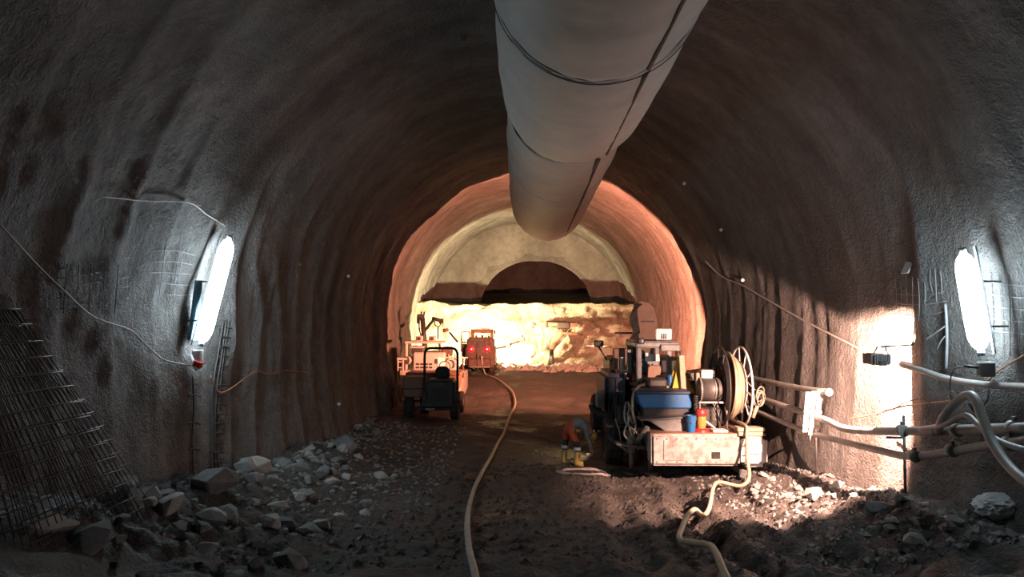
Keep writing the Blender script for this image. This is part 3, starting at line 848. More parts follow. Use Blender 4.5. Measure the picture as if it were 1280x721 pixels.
def build_wall_mesh():
    V = []; H = []
    for i in range(9):
        x = 1122 + i * 7.2; y0 = 352 + random.uniform(-8, 10) - i * 2; ln = random.uniform(28, 55)
        V.append([(x, y0), (x + 1 + random.uniform(-1, 1), y0 + ln * 0.5), (x + 2 + random.uniform(-1.5, 1.5), y0 + ln)])
    for y in (368, 380, 393):
        H.append([(1120, y - 2), (1145, y + 1), (1172, y - 1), (1184, y - 4)])
    mesh_patch('bare_wall_mesh', 'bare pale wire mesh on the wall between floodlight and tube light', V, H, M['wirepale'], 0.035, 0.005)
    V = []; H = []
    for i in range(4):
        x = 1240 + i * 11
        V.append([(x, 340 + 4 * i), (x + 3, 380), (x + 5, 445)])
    for y in (352, 367, 382, 397, 412):
        H.append([(1236, y), (1258, y + 3), (1290, y + 6)])
    mesh_patch('bare_wall_mesh', 'bare wire mesh on the wall at the picture edge past the tube light', V, H, M['wirepale'], 0.035, 0.006)
    H = [[(190, 314), (215, 313), (240, 319)], [(186, 328), (215, 327), (238, 331)], [(182, 341), (210, 341), (250, 344)], [(196, 353), (220, 356), (246, 356)], [(203, 368), (225, 369), (248, 367)]]
    V = [[(205, 305), (200, 340), (196, 375)], [(222, 308), (218, 340), (214, 372)]]
    mesh_patch('bare_wall_mesh', 'five bare pale wires on the wall beside the tube light above the leaning mat', V, H, M['wirepale'], 0.03, 0.006)
    H = []; V = []
    for y in (322, 334, 346, 358, 372): H.append([(70, y + 14), (110, y + 8), (160, y)])
    for x in (80, 96, 112, 128, 144): V.append([(x, 330), (x - 1, 360), (x - 3, 392)])
    mesh_patch('bare_wall_mesh', 'dark patch of bare mesh high on the wall above the leaning mat', V, H, M['wire'], 0.03, 0.006)
    V = []; H = []
    for x in (262, 266, 270):
        V.append([(x + 14, 400), (x + 8, 440), (x + 1, 490), (x - 1, 540), (x, 592)])
    for y in range(410, 590, 12): H.append([(262 + (590 - y) * 0.06, y), (268 + (590 - y) * 0.06, y - 1), (275 + (590 - y) * 0.06, y)])
    mesh_patch('lattice_girder', 'bare upright lattice girder in the wall under the left tube light', V, H, M['wire'], 0.04, 0.017)
    V = [[(236, 470), (238, 510), (237, 550), (239, 595)]]
    H = [[(232, 495), (240, 494), (247, 497)], [(233, 530), (240, 528), (246, 531)], [(232, 562), (240, 561), (247, 563)]]
    mesh_patch('bent_rebar', 'single bent bar with short ties hanging beside the bare lattice girder', V, H, M['wire'], 0.05, 0.014)
    # hairline cables on the far wall
    recenter(tag(tb('power_cable', None, M['cable'], [wall(*p, 0.08) for p in ((-30, 260), (0, 290), (40, 333), (75, 366), (110, 396), (155, 412), (175, 430), (200, 450), (236, 457))], 0.012, 8), 'pale cable drooping along the wall to the tube light above the rubble', 'cable'))
    recenter(tag(tb('power_cable', None, M['cableorange'], [wall(*p, 0.07) for p in ((258, 470), (268, 490), (285, 485), (305, 470), (318, 464), (335, 468), (352, 463), (385, 466))], 0.012, 6), 'thin cable looping along the wall beyond the bare lattice girder', 'cable'))
    recenter(tag(tb('thin_wire', None, M['cable'], [wall(*p, 0.05) for p in ((120, 245), (180, 251), (232, 253), (255, 268), (278, 282))], 0.009, 6), 'hair-thin wire running down to the top of the left tube light', 'wire'))
    # long dark streak cracks standing proud are left to the concrete; blue-grey board behind the far tube
    a = wall(238, 350, 0.10); b = wall(229, 425, 0.10); c = wall(243, 350, 0.14); d = wall(237, 425, 0.14)
    v = [a, c, d, b]; v += [p + Vector((-0.03, 0.01, 0)) for p in v]
    recenter(tag(mesh('backing_board', v, [(0, 1, 2, 3), (7, 6, 5, 4), (0, 4, 5, 1), (1, 5, 6, 2), (2, 6, 7, 3), (3, 7, 4, 0)], M['bluefilm']), 'narrow blue-grey board fixed to the wall beside the tube light', 'board'))
    # survey targets
    for px, py, where in ((421, 505, 'low on the dark wall before the dumper'), (433, 345, 'high on the dark wall left of the arch'), (904, 287, 'on the dark wall just right of the arch'), (931, 350, 'on the folded wall above the hose reel'), (858, 229, 'high on the dark crown right of the duct')):
        q = wall(px, py, 0.06)
        root = thing('survey_target', q, 'tiny bright survey target ' + where, 'target', 'survey targets')
        lathe('reflector', root, M['marker'], [(0.001, -0.02), (0.045, -0.02), (0.045, 0.01), (0.001, 0.012)], q, 'y', 12, closed=False)
        cy('pin', root, M['steel'], q, q + Vector((math.copysign(0.12, q.x), 0, 0)), 0.01, 6)


build_wall_mesh()


def build_mesh_mats():
    """stack of reinforcing mats leaning on the wall, each wire a part"""
    for k in range(2):
        # corners: foot stands on the rubble, head leans on the wall
        y0, y1 = 6.2 + 0.1 * k, 9.15 - 0.45 * k
        xb = -4.45 + 0.12 * k; xt = -5.18 + 0.06 * k
        zt0, zt1 = 3.6, 3.62 - 0.1 * k
        zb = 1.0
        lab = ('front mat of dark reinforcing mesh leaning on the wall over the rubble', 'rear mat of dark reinforcing mesh half hidden against the wall')[k]
        root = thing('reinforcing_mat', (xb, (y0 + y1) / 2, zb), lab, 'mesh mat', 'reinforcing mats leaning on the wall')
        def pt(u, v):
            # u along the tunnel, v up the mat; the far edge is cut on a slant
            ytop = y0 + (7.35 - y0) * u; ybot = y0 + (y1 - y0) * u
            y = ybot + (ytop - ybot) * v
            return Vector((xb + (xt - xb) * v + 0.08 * math.sin(v * 2.6), y, zb + (zt0 - zb) * v))
        nu, nv = 22, 16
        for i in range(nu + 1):
            u = i / nu
            tb('wire', root, M['wire'], [pt(u, v) + Vector((random.uniform(-.01, .01), random.uniform(-.012, .012), 0)) for v in (0, 0.25, 0.5, 0.75, 1.0)], 0.0055, 5, 2)
        for j in range(nv + 1):
            v = j / nv
            tb('wire', root, M['wire'], [pt(u, v) + Vector((0.012, 0, random.uniform(-.012, .012))) for u in (0, 0.33, 0.66, 1.03)], 0.009, 5, 2)


build_mesh_mats()


# ------------------------------------------------------------------ rocks
def rock_mesh(seed, flat=0.7):
    rnd = random.Random(seed)
    bm = bmesh.new()
    for i in range(20):
        p = Vector((rnd.gauss(0, 1), rnd.gauss(0, 1), rnd.gauss(0, 1))).normalized()
        p *= rnd.uniform(0.8, 1.0)
        bm.verts.new((p.x, p.y * rnd.uniform(0.75, 1.0), p.z * flat))
    r = bmesh.ops.convex_hull(bm, input=bm.verts)
    for g in list(r['geom_interior']) + list(r['geom_unused']):
        if isinstance(g, bmesh.types.BMVert) and g.is_valid: bm.verts.remove(g)
    bmesh.ops.bevel(bm, geom=[e for e in bm.edges if e.is_manifold and e.calc_face_angle(0) > 0.9], offset=0.05, segments=1, affect='EDGES')
    me = bpy.data.meshes.new('rock'); bm.to_mesh(me); bm.free()
    return me


ROCKS = [rock_mesh(i, 0.55 + 0.06 * (i % 5)) for i in range(14)]
ROCKS_G = []
ROCKS_P = []
for me in ROCKS:
    a = me.copy(); a.materials.append(M['rock']); ROCKS_G.append(a)
    a = me.copy(); a.materials.append(M['rockpale']); ROCKS_P.append(a)


def rock(pos, s, pale=False, rnd=random, name='rock', stretch=1.0):
    me = rnd.choice(ROCKS_P if pale else ROCKS_G)
    o = bpy.data.objects.new(name, me); COL.objects.link(o)
    o.location = pos; o.scale = (s * stretch * rnd.uniform(0.85, 1.2), s * rnd.uniform(0.85, 1.2), s * rnd.uniform(0.8, 1.1))
    o.rotation_euler = (rnd.uniform(-0.4, 0.4), rnd.uniform(-0.4, 0.4), rnd.uniform(0, 6.28))
    return o


def build_rocks():
    rnd = random.Random(11)
    # big ones that can be told apart, placed by what they lean on
    big = [((318, 590), 0.36, True, 'big pale boulder leaning on the wall beyond the bare lattice girder', 'boulder'),
           ((264, 612), 0.34, False, 'flat dark slab lying on the rubble under the bare lattice girder', 'slab'),
           ((40, 676), 0.30, True, 'long pale stone at the foot of the leaning mesh mat', 'rock'),
           ((205, 640), 0.26, True, 'pale block on the rubble between mesh mat and lattice girder', 'rock'),
           ((150, 615), 0.24, False, 'dark block wedged at the wall beside the mesh mat', 'rock'),
           ((430, 560), 0.33, False, 'tall dark boulder at the wall before the dumper', 'boulder'),
           ((345, 640), 0.20, True, 'pale stone lying out on the mud beyond the big boulder', 'rock'),
           ((100, 690), 0.24, False, 'dark round stone in the heap beneath the mesh mat', 'rock'),
           ((20, 715), 0.28, False, 'dark stone in the bottom corner under the mesh mat', 'rock'),
           ((1190, 668), 0.15, False, 'grey stone lying beside the crumpled plastic sheet', 'rock'),
           ((1100, 640), 0.20, False, 'grey stone at the foot of the bulging rib', 'rock')]
    for (px, py), s, pale, lab, cat in big:
        q = onfloor(px, py)
        tag(rock(q + Vector((0, 0.1, s * 0.25)), s, pale, rnd, 'boulder' if cat == 'boulder' else ('rock_slab' if cat == 'slab' else 'rock'), 1.25), lab, cat)
    def heap(n, xr, yr, dens, sz, label, group, pale=0.3):
        k = 0
        while k < n:
            y = rnd.uniform(*yr); u = rnd.random() ** dens
            x = xr[0] + (xr[1] - xr[0]) * u
            s = sz[0] + (sz[1] - sz[0]) * rnd.random() ** 2.6
            z = fh(x, y)
            tag(rock((x, y, z + s * 0.18), s, rnd.random() < pale, rnd), label, 'rock', group)
            k += 1
    heap(172, (-4.95, -2.7), (6.8, 17.5), 1.25, (0.07, 0.27), 'broken grey rock in the rubble heap along the wall below the left tube light', 'rubble along the left wall', 0.3)
    heap(25, (-5.0, -3.6), (17.5, 24.5), 1.3, (0.06, 0.20), 'small rock along the dark wall before the dumper', 'rubble before the dumper', 0.2)
    heap(50, (5.65, 4.3), (8.6, 13.0), 1.3, (0.05, 0.17), 'broken rock in the rubble under the pipes and looping hose', 'rubble under the pipes', 0.25)
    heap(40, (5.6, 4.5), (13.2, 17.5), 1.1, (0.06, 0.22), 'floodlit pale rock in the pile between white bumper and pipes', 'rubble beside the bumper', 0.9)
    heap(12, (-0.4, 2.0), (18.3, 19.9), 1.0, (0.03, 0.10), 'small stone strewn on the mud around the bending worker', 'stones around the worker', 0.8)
    # fine rubble nobody could count
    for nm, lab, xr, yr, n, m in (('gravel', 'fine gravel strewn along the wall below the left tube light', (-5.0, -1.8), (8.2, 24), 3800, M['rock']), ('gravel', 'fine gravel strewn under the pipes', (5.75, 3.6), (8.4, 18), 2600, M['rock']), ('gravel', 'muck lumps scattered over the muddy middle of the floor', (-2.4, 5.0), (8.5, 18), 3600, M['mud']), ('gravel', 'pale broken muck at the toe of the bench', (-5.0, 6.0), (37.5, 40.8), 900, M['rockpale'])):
        v = []; f = []
        xs = xr[0] + (xr[1] - xr[0]) * np.array([rnd.random() for _ in range(n)]) ** (1.5 if m is M['rock'] else 1.0)
        ys = np.array([rnd.uniform(*yr) for _ in range(n)])
        zs = floor_h(xs, ys)
        far = 4.0 if yr[0] > 30 else 1.0
        for i in range(n):
            s = (0.012 + 0.07 * rnd.random() ** 3) * far
            b = len(v)
            for d in ((1, 0, 0), (-.5, .87, 0), (-.5, -.87, 0), (.2, .1, 1), (0, 0, -1)):
                v.append((xs[i] + s * (d[0] + rnd.uniform(-.35, .35)), ys[i] + s * (d[1] + rnd.uniform(-.35, .35)), zs[i] + s * 0.75 * (d[2] + rnd.uniform(-.25, .25))))
            f += [(b, b + 1, b + 3), (b + 1, b + 2, b + 3), (b + 2, b, b + 3), (b + 1, b, b + 4), (b + 2, b + 1, b + 4), (b, b + 2, b + 4)]
        tag(mesh(nm, v, f, m), lab, 'gravel', None, 'stuff')


build_rocks()


# ------------------------------------------------------------------ hoses lying on the floor
def floor_hose(name, px, r, m, label, tail=()):
    pts = [onfloor(x, y) for x, y in px]
    pts = spline(pts, 8)
    # rest on the real ground, smoothed
    zz = floor_h(np.array([p.x for p in pts]), np.array([p.y for p in pts]))
    zz = np.array([zz[max(0, i - 3):i + 4].max() for i in range(len(zz))])
    zz = np.convolve(np.pad(zz, 6, 'edge'), np.ones(13) / 13, 'valid')
    pts = [Vector((p.x, p.y, z + r * 0.85)) for p, z in zip(pts, zz)]
    pts += [Vector(t) for t in tail]
    v, f = tube_geo(spline(pts, 2), r, 10)
    return recenter(tag(mesh(name, v, f, m, None, True), label, 'hose'))


floor_hose('water_hose', ((597, 740), (592, 721), (586, 695), (584, 665), (587, 640), (593, 615), (603, 592), (614, 572), (622, 556), (630, 542), (637, 525), (644, 508), (641, 494), (632, 484), (621, 476), (609, 470)), 0.042, M['hose'], 'long pale hose snaking over the mud to the loader with red lights',
           (P(605, 464, 36.2), P(603, 455, 35.4), P(602, 445, 35.3)))


# ------------------------------------------------------------------ drill rig with the hose reel
def build_rig():
    root = thing('drill_rig', (3.9, 19, 0), 'grimy drill rig with white rear bumper, canopy frame and blue hopper', 'machine')
    B = lambda n, m, *a, **k: bx(n, root, M[m], *a, **k)
    # rear bumper in two boxes with hatch, rivets and side lamp box
    bump = B('rear_bumper', 'white', 2.74, 4.63, 16.0, 16.55, 0.36, 1.03, bev=0.05, seg=2)
    bx('tow_hole', bump, M['black'], 4.02, 4.20, 15.985, 16.05, 0.52, 0.66, 0.005)
    for k in range(9):
        xx = 2.86 + k * 0.21
        for zz in (0.45, 0.94):
            cy('rivet', bump, M['steel'], (xx, 15.985, zz), (xx, 16.02, zz), 0.016, 6)
    bx('bumper_patch', bump, M['white'], 3.0, 3.45, 15.985, 16.02, 0.48, 0.92, 0.005)
    cor = B('bumper_corner', 'whiteclean', 4.66, 5.22, 15.95, 16.6, 0.34, 1.0, bev=0.10, seg=3)
    for k in range(3):
        bx('panel_groove', cor, M['grey'], 4.70, 5.02, 15.935, 15.96, 0.42 + 0.2 * k, 0.435 + 0.2 * k, 0)
    # chassis, deck, belly
    B('chassis', 'dark', 3.0, 4.9, 16.5, 25.0, 0.5, 0.95, bev=0.04)
    B('deck_plate', 'brown', 2.72, 5.2, 16.05, 19.9, 0.98, 1.05, bev=0.01)
    B('engine_housing', 'dark', 2.5, 4.95, 19.9, 23.2, 0.9, 1.85, bev=0.08)
    # wheels
    for c in ((2.16, 18.05, 0.60), (2.3, 22.8, 0.62), (4.75, 17.9, 0.55), (4.85, 22.8, 0.62)):
        wheel(root, c, 0.60, 0.42)
    for y in (18.05, 22.8):
        cy('axle', root, M['dark'], (2.1, y, 0.6), (4.8, y, 0.6), 0.12, 10)
    # left flank: navy tank, grey cabinet, hydraulic bank
    tank = B('side_tank', 'navy', 2.02, 2.62, 18.4, 20.6, 1.08, 2.14, bev=0.10, seg=2)
    for k in range(3):
        bx('tank_rib', tank, M['dark'], 2.10 + 0.18 * k, 2.15 + 0.18 * k, 18.36, 18.42, 1.15, 2.06, 0.005)
    cy('tank_cap', tank, M['black'], (2.3, 19.0, 2.12), (2.3, 19.0, 2.2), 0.08, 12)
    cab = B('control_cabinet', 'grey', 1.80, 2.02, 18.3, 18.6, 1.32, 1.72, bev=0.02)
    bx('cabinet_door', cab, M['steel'], 1.825, 1.995, 18.275, 18.30, 1.36, 1.68, 0.01)
    cy('cabinet_knob', cab, M['black'], (1.96, 18.25, 1.52), (1.96, 18.3, 1.52), 0.018, 8)
    tb('exhaust_pipe', root, M['dark'], [(1.70, 18.6, 1.38), (1.75, 18.6, 1.25), (1.95, 18.55, 1.14), (2.2, 18.5, 1.12)], 0.08, 12)
    B('side_step', 'steel', 1.95, 2.7, 17.3, 17.75, 0.98, 1.03, bev=0.01)
    # outriggers
    for x_, y_, ln in ((2.42, 16.9, 0.9), (2.82, 16.7, 0.75)):
        j = cy('jack_leg', root, M['grey'], (x_, y_, 0.98), (x_ + 0.02, y_, 0.98 - ln * 0.55), 0.095, 12)
        cy('jack_ram', j, M['steel'], (x_ + 0.02, y_, 0.6), (x_ + 0.02, y_, 0.12), 0.055, 10)
        cy('jack_foot', j, M['dark'], (x_ + 0.02, y_, fh(x_, y_) + 0.01), (x_ + 0.02, y_, fh(x_, y_) + 0.10), 0.15, 14)
    cy('slanted_strut', root, M['steel'], (1.98, 17.4, 0.75), (2.52, 16.9, 0.42), 0.045, 10)
    cy('slanted_strut', root, M['grey'], (2.55, 16.6, 0.82), (2.72, 16.35, 1.12), 0.06, 10)
    # tangle of hydraulic hoses on the flank
    rnd = random.Random(5)
    for k in range(11):
        x0 = 2.1 + rnd.random() * 0.55; y0 = 17.1 + rnd.random() * 0.9
        pts = [Vector((x0, y0, 1.35 + rnd.random() * 0.5)), Vector((x0 - 0.1 * rnd.random(), y0 - 0.1, 1.0 + rnd.random() * 0.2)), Vector((x0 + rnd.uniform(-.2, .25), y0 - 0.15, 0.6 + rnd.random() * 0.3)), Vector((x0 + rnd.uniform(-.1, .4), y0 + 0.1, 0.4 + rnd.random() * 0.3))]
        tb('hydraulic_hose', root, M['black'], pts, 0.022, 7)
    for k in range(9):
        x0 = 2.15 + rnd.random() * 0.5; y0 = 16.75 + rnd.random() * 0.4
        tb('hydraulic_hose', root, M['steel'] if k % 2 else M['hose'], [(x0, y0 + 0.4, 1.25 + rnd.random() * 0.4), (x0 + rnd.uniform(-.15, .15), y0 + 0.1, 1.1 + rnd.random() * 0.2), (x0 + rnd.uniform(-.2, .2), y0, 0.75 + rnd.random() * 0.2), (x0 + rnd.uniform(-.1, .3), y0 + 0.15, 0.5 + rnd.random() * 0.25)], 0.016 + 0.01 * rnd.random(), 7)
    for k in range(6):
        x0 = 2.72 + 0.13 * k
        tb('control_line', root, M['black'], [(x0, 18.0, 1.86), (x0 + 0.03, 17.75, 2.0 + 0.05 * (k % 3)), (x0 + 0.05, 17.5, 1.95), (x0, 17.35, 1.75)], 0.016, 6)
    B('hose_tray', 'steel', 2.08, 2.72, 16.75, 17.15, 0.62, 0.68, bev=0.01, rot=(0, 8, 0))
    B('pump_motor', 'dark', 2.9, 3.35, 17.3, 17.7, 1.9, 2.12, bev=0.05)
    B('filter_can', 'blue', 3.38, 3.5, 17.4, 17.55, 1.9, 2.2, bev=0.04)
    tb('pale_hose', root, M['hoseyellow'], [(2.76, 17.0, 2.0), (2.62, 16.85, 1.98), (2.48, 16.8, 1.8), (2.46, 16.8, 1.45), (2.52, 16.85, 1.15)], 0.028, 8)
    B('valve_block', 'dark', 2.2, 2.7, 17.2, 17.9, 1.05, 1.45, bev=0.03)
    B('valve_block', 'dark', 2.6, 3.0, 17.3, 18.0, 0.98, 1.6, bev=0.03)
    # canopy frame
    for x_, y_ in ((2.78, 17.9), (2.78, 19.5), (3.50, 17.9), (3.50, 19.5)):
        B('canopy_post', 'grey', x_ - 0.06, x_ + 0.06, y_ - 0.06, y_ + 0.06, 1.0, 2.86, bev=0.02)
    for x_ in (2.78, 3.50):
        B('roof_beam', 'grey', x_ - 0.07, x_ + 0.07, 17.8, 19.6, 2.80, 2.95, bev=0.03)
    B('roof_beam', 'grey', 2.68, 3.72, 17.80, 17.95, 2.80, 2.96, bev=0.04)
    B('roof_beam', 'grey', 2.70, 3.70, 19.45, 19.6, 2.80, 2.96, bev=0.03)
    B('roof_sheet', 'grey', 2.74, 3.66, 17.9, 19.5, 2.94, 2.965, bev=0)
    B('side_rail', 'grey', 3.28, 3.74, 17.74, 17.82, 2.73, 2.89, bev=0.02)
    bl = B('roof_lamp', 'dark', 2.72, 2.90, 17.74, 17.9, 2.90, 3.04, bev=0.03)
    lathe('lamp_glass', bl, M['glass'], [(0.001, -0.015), (0.06, -0.01), (0.06, 0.01), (0.001, 0.012)], (2.81, 17.735, 2.97), 'y', 14, closed=False)
    fl = B('flood_panel', 'whiteclean', 3.30, 3.70, 18.5, 18.6, 2.98, 3.26, bev=0.02, rot=(8, 0, 0))
    for k in range(3):
        bx('panel_slot', fl, M['dark'], 3.44 + 0.05 * k, 3.46 + 0.05 * k, 18.475, 18.50, 3.0, 3.14, 0)
    cy('beacon_base', root, M['dark'], (3.72, 17.9, 2.50), (3.72, 17.9, 2.56), 0.06, 12)
    cy('beacon', root, M['orange'], (3.72, 17.9, 2.56), (3.72, 17.9, 2.73), 0.065, 12)
    # operator place
    st = B('seat', 'brown', 3.0, 3.34, 17.95, 18.35, 1.85, 1.98, bev=0.04)
    pr('seat_back', st, M['brown'], [(2.98, 1.92), (3.36, 1.92), (3.33, 2.32), (3.28, 2.38), (3.06, 2.38), (3.01, 2.32)], 17.93, 18.03)
    B('control_console', 'grey', 3.05, 3.48, 19.0, 19.3, 2.15, 2.48, bev=0.02)
    for k in range(2):
        B('console_screen', 'navy', 2.9 + 0.0 * k, 3.08, 18.7 + 0.2 * k, 18.75 + 0.2 * k, 2.2 + 0.28 * k, 2.42 + 0.22 * k, bev=0.01)
    for k in range(4):
        lv = cy('control_lever', root, M['steel'], (3.02 + 0.07 * k, 18.8, 2.1), (3.0 + 0.08 * k, 18.72, 2.34), 0.012, 6)
        lathe('lever_knob', lv, M['black'], [(0.001, -0.025), (0.022, 0), (0.001, 0.025)], (3.0 + 0.08 * k, 18.72, 2.35), 'z', 8, closed=False)
    B('instrument_panel', 'whiteclean', 3.05, 3.42, 18.6, 18.66, 2.44, 2.62, bev=0.01)
    B('floor_box', 'dark', 2.72, 3.6, 18.0, 19.6, 1.05, 1.85, bev=0.02)
    cy('white_bottle', root, M['whiteclean'], (2.98, 18.0, 2.6), (2.98, 18.0, 2.68), 0.04, 10)
    # blue hopper over a grey chute
    pr('hopper', root, M['blue'], [(2.52, 1.86), (3.68, 1.84), (3.75, 1.62), (3.74, 1.50), (2.66, 1.50), (2.58, 1.62)], 16.62, 17.25, bev=0.03)
    B('hopper_rim', 'navy', 2.50, 3.72, 16.58, 17.3, 1.82, 1.90, bev=0.02)
    B('hopper_lip', 'dark', 2.68, 3.70, 16.68, 17.2, 1.24, 1.52, bev=0.02)
    pr('chute', root, M['grey'], [(2.62, 1.30), (3.64, 1.34), (3.64, 1.02), (3.14, 1.02), (2.80, 1.24)], 16.35, 16.85, bev=0.015)
    pr('chute_flange', root, M['steel'], [(2.56, 1.27), (3.70, 1.34), (3.70, 1.38), (2.56, 1.31)], 16.30, 16.9, bev=0.005)
    # yellow folded cover and its pole
    v = []; f = []
    n = 14
    for i in range(7):
        t = i / 6; rad = 0.05 + 0.20 * t ** 1.2; z = 2.62 - 0.80 * t
        for k in range(n):
            a = 2 * math.pi * k / n
            q = rad * (1 + (0.28 if k % 2 else -0.12) * t)
            v.append((3.66 + q * math.cos(a) * 1.15, 17.45 + q * math.sin(a) * 0.8, z - 0.05 * (k % 3) * t))
    for i in range(6):
        for k in range(n): f.append((i * n + k, i * n + (k + 1) % n, (i + 1) * n + (k + 1) % n, (i + 1) * n + k))
    mesh('folded_cover', v, f, M['yellow'], root)
    B('cover_pole', 'wood', 3.62, 3.74, 17.20, 17.26, 1.86, 2.66, bev=0.01, rot=(0, -3, 0))
    # dark folding table top and white box
    pr('tilted_tray', root, M['dark'], [(3.80, 2.26), (4.36, 2.34), (4.38, 2.24), (4.1, 2.16), (3.86, 2.1)], 17.0, 17.8, bev=0.01)
    B('meter_box', 'whiteclean', 4.04, 4.34, 16.9, 17.15, 2.10, 2.34, bev=0.02)
    B('side_bottle', 'wood', 3.92, 4.0, 16.9, 17.0, 2.0, 2.28, bev=0.02)
    # motor drum on its stand
    dr = cy('motor_drum', root, M['steel'], (3.98, 16.95, 1.90), (4.64, 16.95, 1.90), 0.27, 24)
    for x_ in (4.0, 4.32, 4.62):
        lathe('drum_band', dr, M['grey'], [(0.268, -0.02), (0.285, -0.02), (0.285, 0.02), (0.268, 0.02)], (x_, 16.95, 1.90), 'x', 24)
    for x_ in (3.95, 4.55):
        for y_ in (16.72, 17.2):
            cy('stand_leg', root, M['grey'], (x_, y_, 1.04), (x_, y_, 1.66), 0.022, 8)
    for y_ in (16.72, 17.2):
        cy('stand_rail', root, M['whiteclean'], (3.93, y_, 1.63), (4.60, y_, 1.63), 0.022, 8)
    cy('stand_brace', root, M['whiteclean'], (3.90, 16.7, 1.35), (4.28, 16.7, 1.06), 0.022, 8)
    for k in range(7):
        lathe('chain_link', root, M['steel'], [(0.022, -0.008), (0.034, -0.008), (0.034, 0.008), (0.022, 0.008)], (4.27, 16.70, 1.60 - 0.055 * k), 'x' if k % 2 else 'y', 8)
    B('gear_case', 'dark', 4.0, 4.5, 16.85, 17.3, 1.05, 1.5, bev=0.04)
    B('white_toolbox', 'whiteclean', 4.1, 4.42, 16.15, 16.45, 1.05, 1.10, bev=0.01)
    for k in range(10):
        cy('coiled_spring', root, M['dark'], (3.86, 16.7, 1.30 + 0.05 * k), (3.86, 16.7, 1.335 + 0.05 * k), 0.05, 10)
    # the big hose reel
    cx_, cy_, cz_, rr = 4.74, 17.1, 1.97, 0.89
    for x_, m in ((4.50, 'dark'), (4.98, 'whiteclean')):
        rim = tb('reel_rim', root, M[m], [(x_, cy_ + rr * math.cos(a), cz_ + rr * math.sin(a)) for a in np.linspace(0, 2 * math.pi, 49)], 0.024, 8, curve=False)
        for k in range(10):
            a = 2 * math.pi * k / 10 + 0.2
            cy('spoke', rim, M[m], (x_, cy_ + 0.12 * math.cos(a), cz_ + 0.12 * math.sin(a)), (x_, cy_ + rr * math.cos(a), cz_ + rr * math.sin(a)), 0.013, 6)
        tb('inner_ring', rim, M[m], [(x_, cy_ + 0.48 * math.cos(a), cz_ + 0.48 * math.sin(a)) for a in np.linspace(0, 2 * math.pi, 37)], 0.016, 6, curve=False)
    cy('reel_hub', root, M['steel'], (4.42, cy_, cz_), (5.04, cy_, cz_), 0.10, 14)
    lathe('reel_drum', root, M['brown'], [(0.40, -0.22), (0.44, -0.22), (0.44, 0.22), (0.40, 0.22)], (cx_, cy_, cz_), 'x', 32)
    lathe('dark_winding', root, M['black'], [(0.45, -0.03), (0.60, -0.05), (0.66, 0.0), (0.60, 0.05), (0.45, 0.03)], (4.55, cy_, cz_), 'x', 36)
    rnd = random.Random(3)
    for k in range(20):
        x_ = 4.64 + 0.30 * ((k * 7) % 20) / 19; q = 0.52 + 0.25 * ((k * 13) % 20) / 19
        dx = rnd.uniform(-0.03, 0.03); oy = rnd.uniform(-.02, .02)
        tb('hose_winding', root, M['hoseyellow'], [(x_ + dx * math.sin(a * 1.0 + k), cy_ + oy + (q + 0.015 * math.sin(2 * a + k)) * math.cos(a), cz_ + (q + 0.015 * math.sin(2 * a + k)) * math.sin(a)) for a in np.linspace(0, 2 * math.pi, 33)], 0.024, 7, curve=False)
    for x_ in (4.40, 5.08):
        cy('reel_stand', root, M['steel'], (x_, cy_ - 0.35, 1.04), (x_, cy_, cz_), 0.03, 8)
        cy('reel_stand', root, M['steel'], (x_, cy_ + 0.35, 1.04), (x_, cy_, cz_), 0.03, 8)
    # folded boom behind the canopy
    poly = [(3.42, 2.0), (4.12, 2.0), (4.16, 2.9), (4.15, 3.5), (4.05, 3.86), (3.85, 4.04), (3.62, 4.08), (3.46, 3.98), (3.50, 3.4)]
    bm_ = pr('boom', root, M['brown'], poly, 22.8, 23.35, bev=0.04)
    for k in range(7):
        x0 = 3.30 + 0.03 * k
        tb('boom_hose', bm_, M['black'], [(x0, 22.7, 2.2), (x0 - 0.10 + 0.02 * k, 22.62, 2.7 + 0.06 * k), (x0 + 0.06, 22.66, 3.1), (x0 - 0.04, 22.6, 3.5 + 0.04 * k), (x0 + 0.14, 22.7, 3.95)], 0.025, 7)
    B('boom_bracket', 'dark', 3.62, 4.02, 22.74, 22.82, 3.40, 3.44, bev=0.01)
    B('front_guard', 'brown', 2.62, 3.10, 21.6, 21.8, 1.75, 2.65, bev=0.03)
    B('front_bracket', 'whiteclean', 2.70, 2.98, 20.95, 21.2, 1.86, 2.06, bev=0.03)
    cy('front_bracket_post', root, M['whiteclean'], (2.80, 21.05, 2.05), (2.78, 21.05, 2.42), 0.05, 10)
    B('carrier_body', 'dark', 2.7, 4.9, 23.2, 25.2, 0.7, 2.3, bev=0.1)
    # front work lamps on a bar ahead of the boom, shining down the drive
    lb = cy('lamp_bar', root, M['steel'], (2.9, 23.6, 3.05), (4.2, 23.6, 3.05), 0.03, 8)
    bx('work_lamp', root, M['dark'], 2.30, 2.60, 24.05, 24.25, 2.60, 2.80, 0.03)
    cy('lamp_arm', root, M['steel'], (2.45, 24.15, 2.6), (2.75, 24.15, 2.1), 0.03, 8)
    bx('work_lamp_lens', root, M['lens_warm'], 2.33, 2.57, 24.25, 24.26, 2.63, 2.77, 0)
    ld = bpy.data.lights.new('rig_lamp', 'SPOT'); ld.energy = RIG_POWER; ld.color = RIG_COL; ld.spot_size = R(126); ld.spot_blend = 0.06; ld.shadow_soft_size = 0.08
    lo = bpy.data.objects.new('rig_lamp', ld); COL.objects.link(lo); lo.parent = root
    lo.location = Vector((2.45, 24.36, 2.7)) - wloc(root); lo.rotation_euler = (R(90 - 3), 0, R(2))
    bx('added_lamp_visor', root, M['dark'], 2.0, 2.9, 24.2, 24.575, 2.585, 2.6, 0)  # plate added under the lamp to keep its beam off the near floor
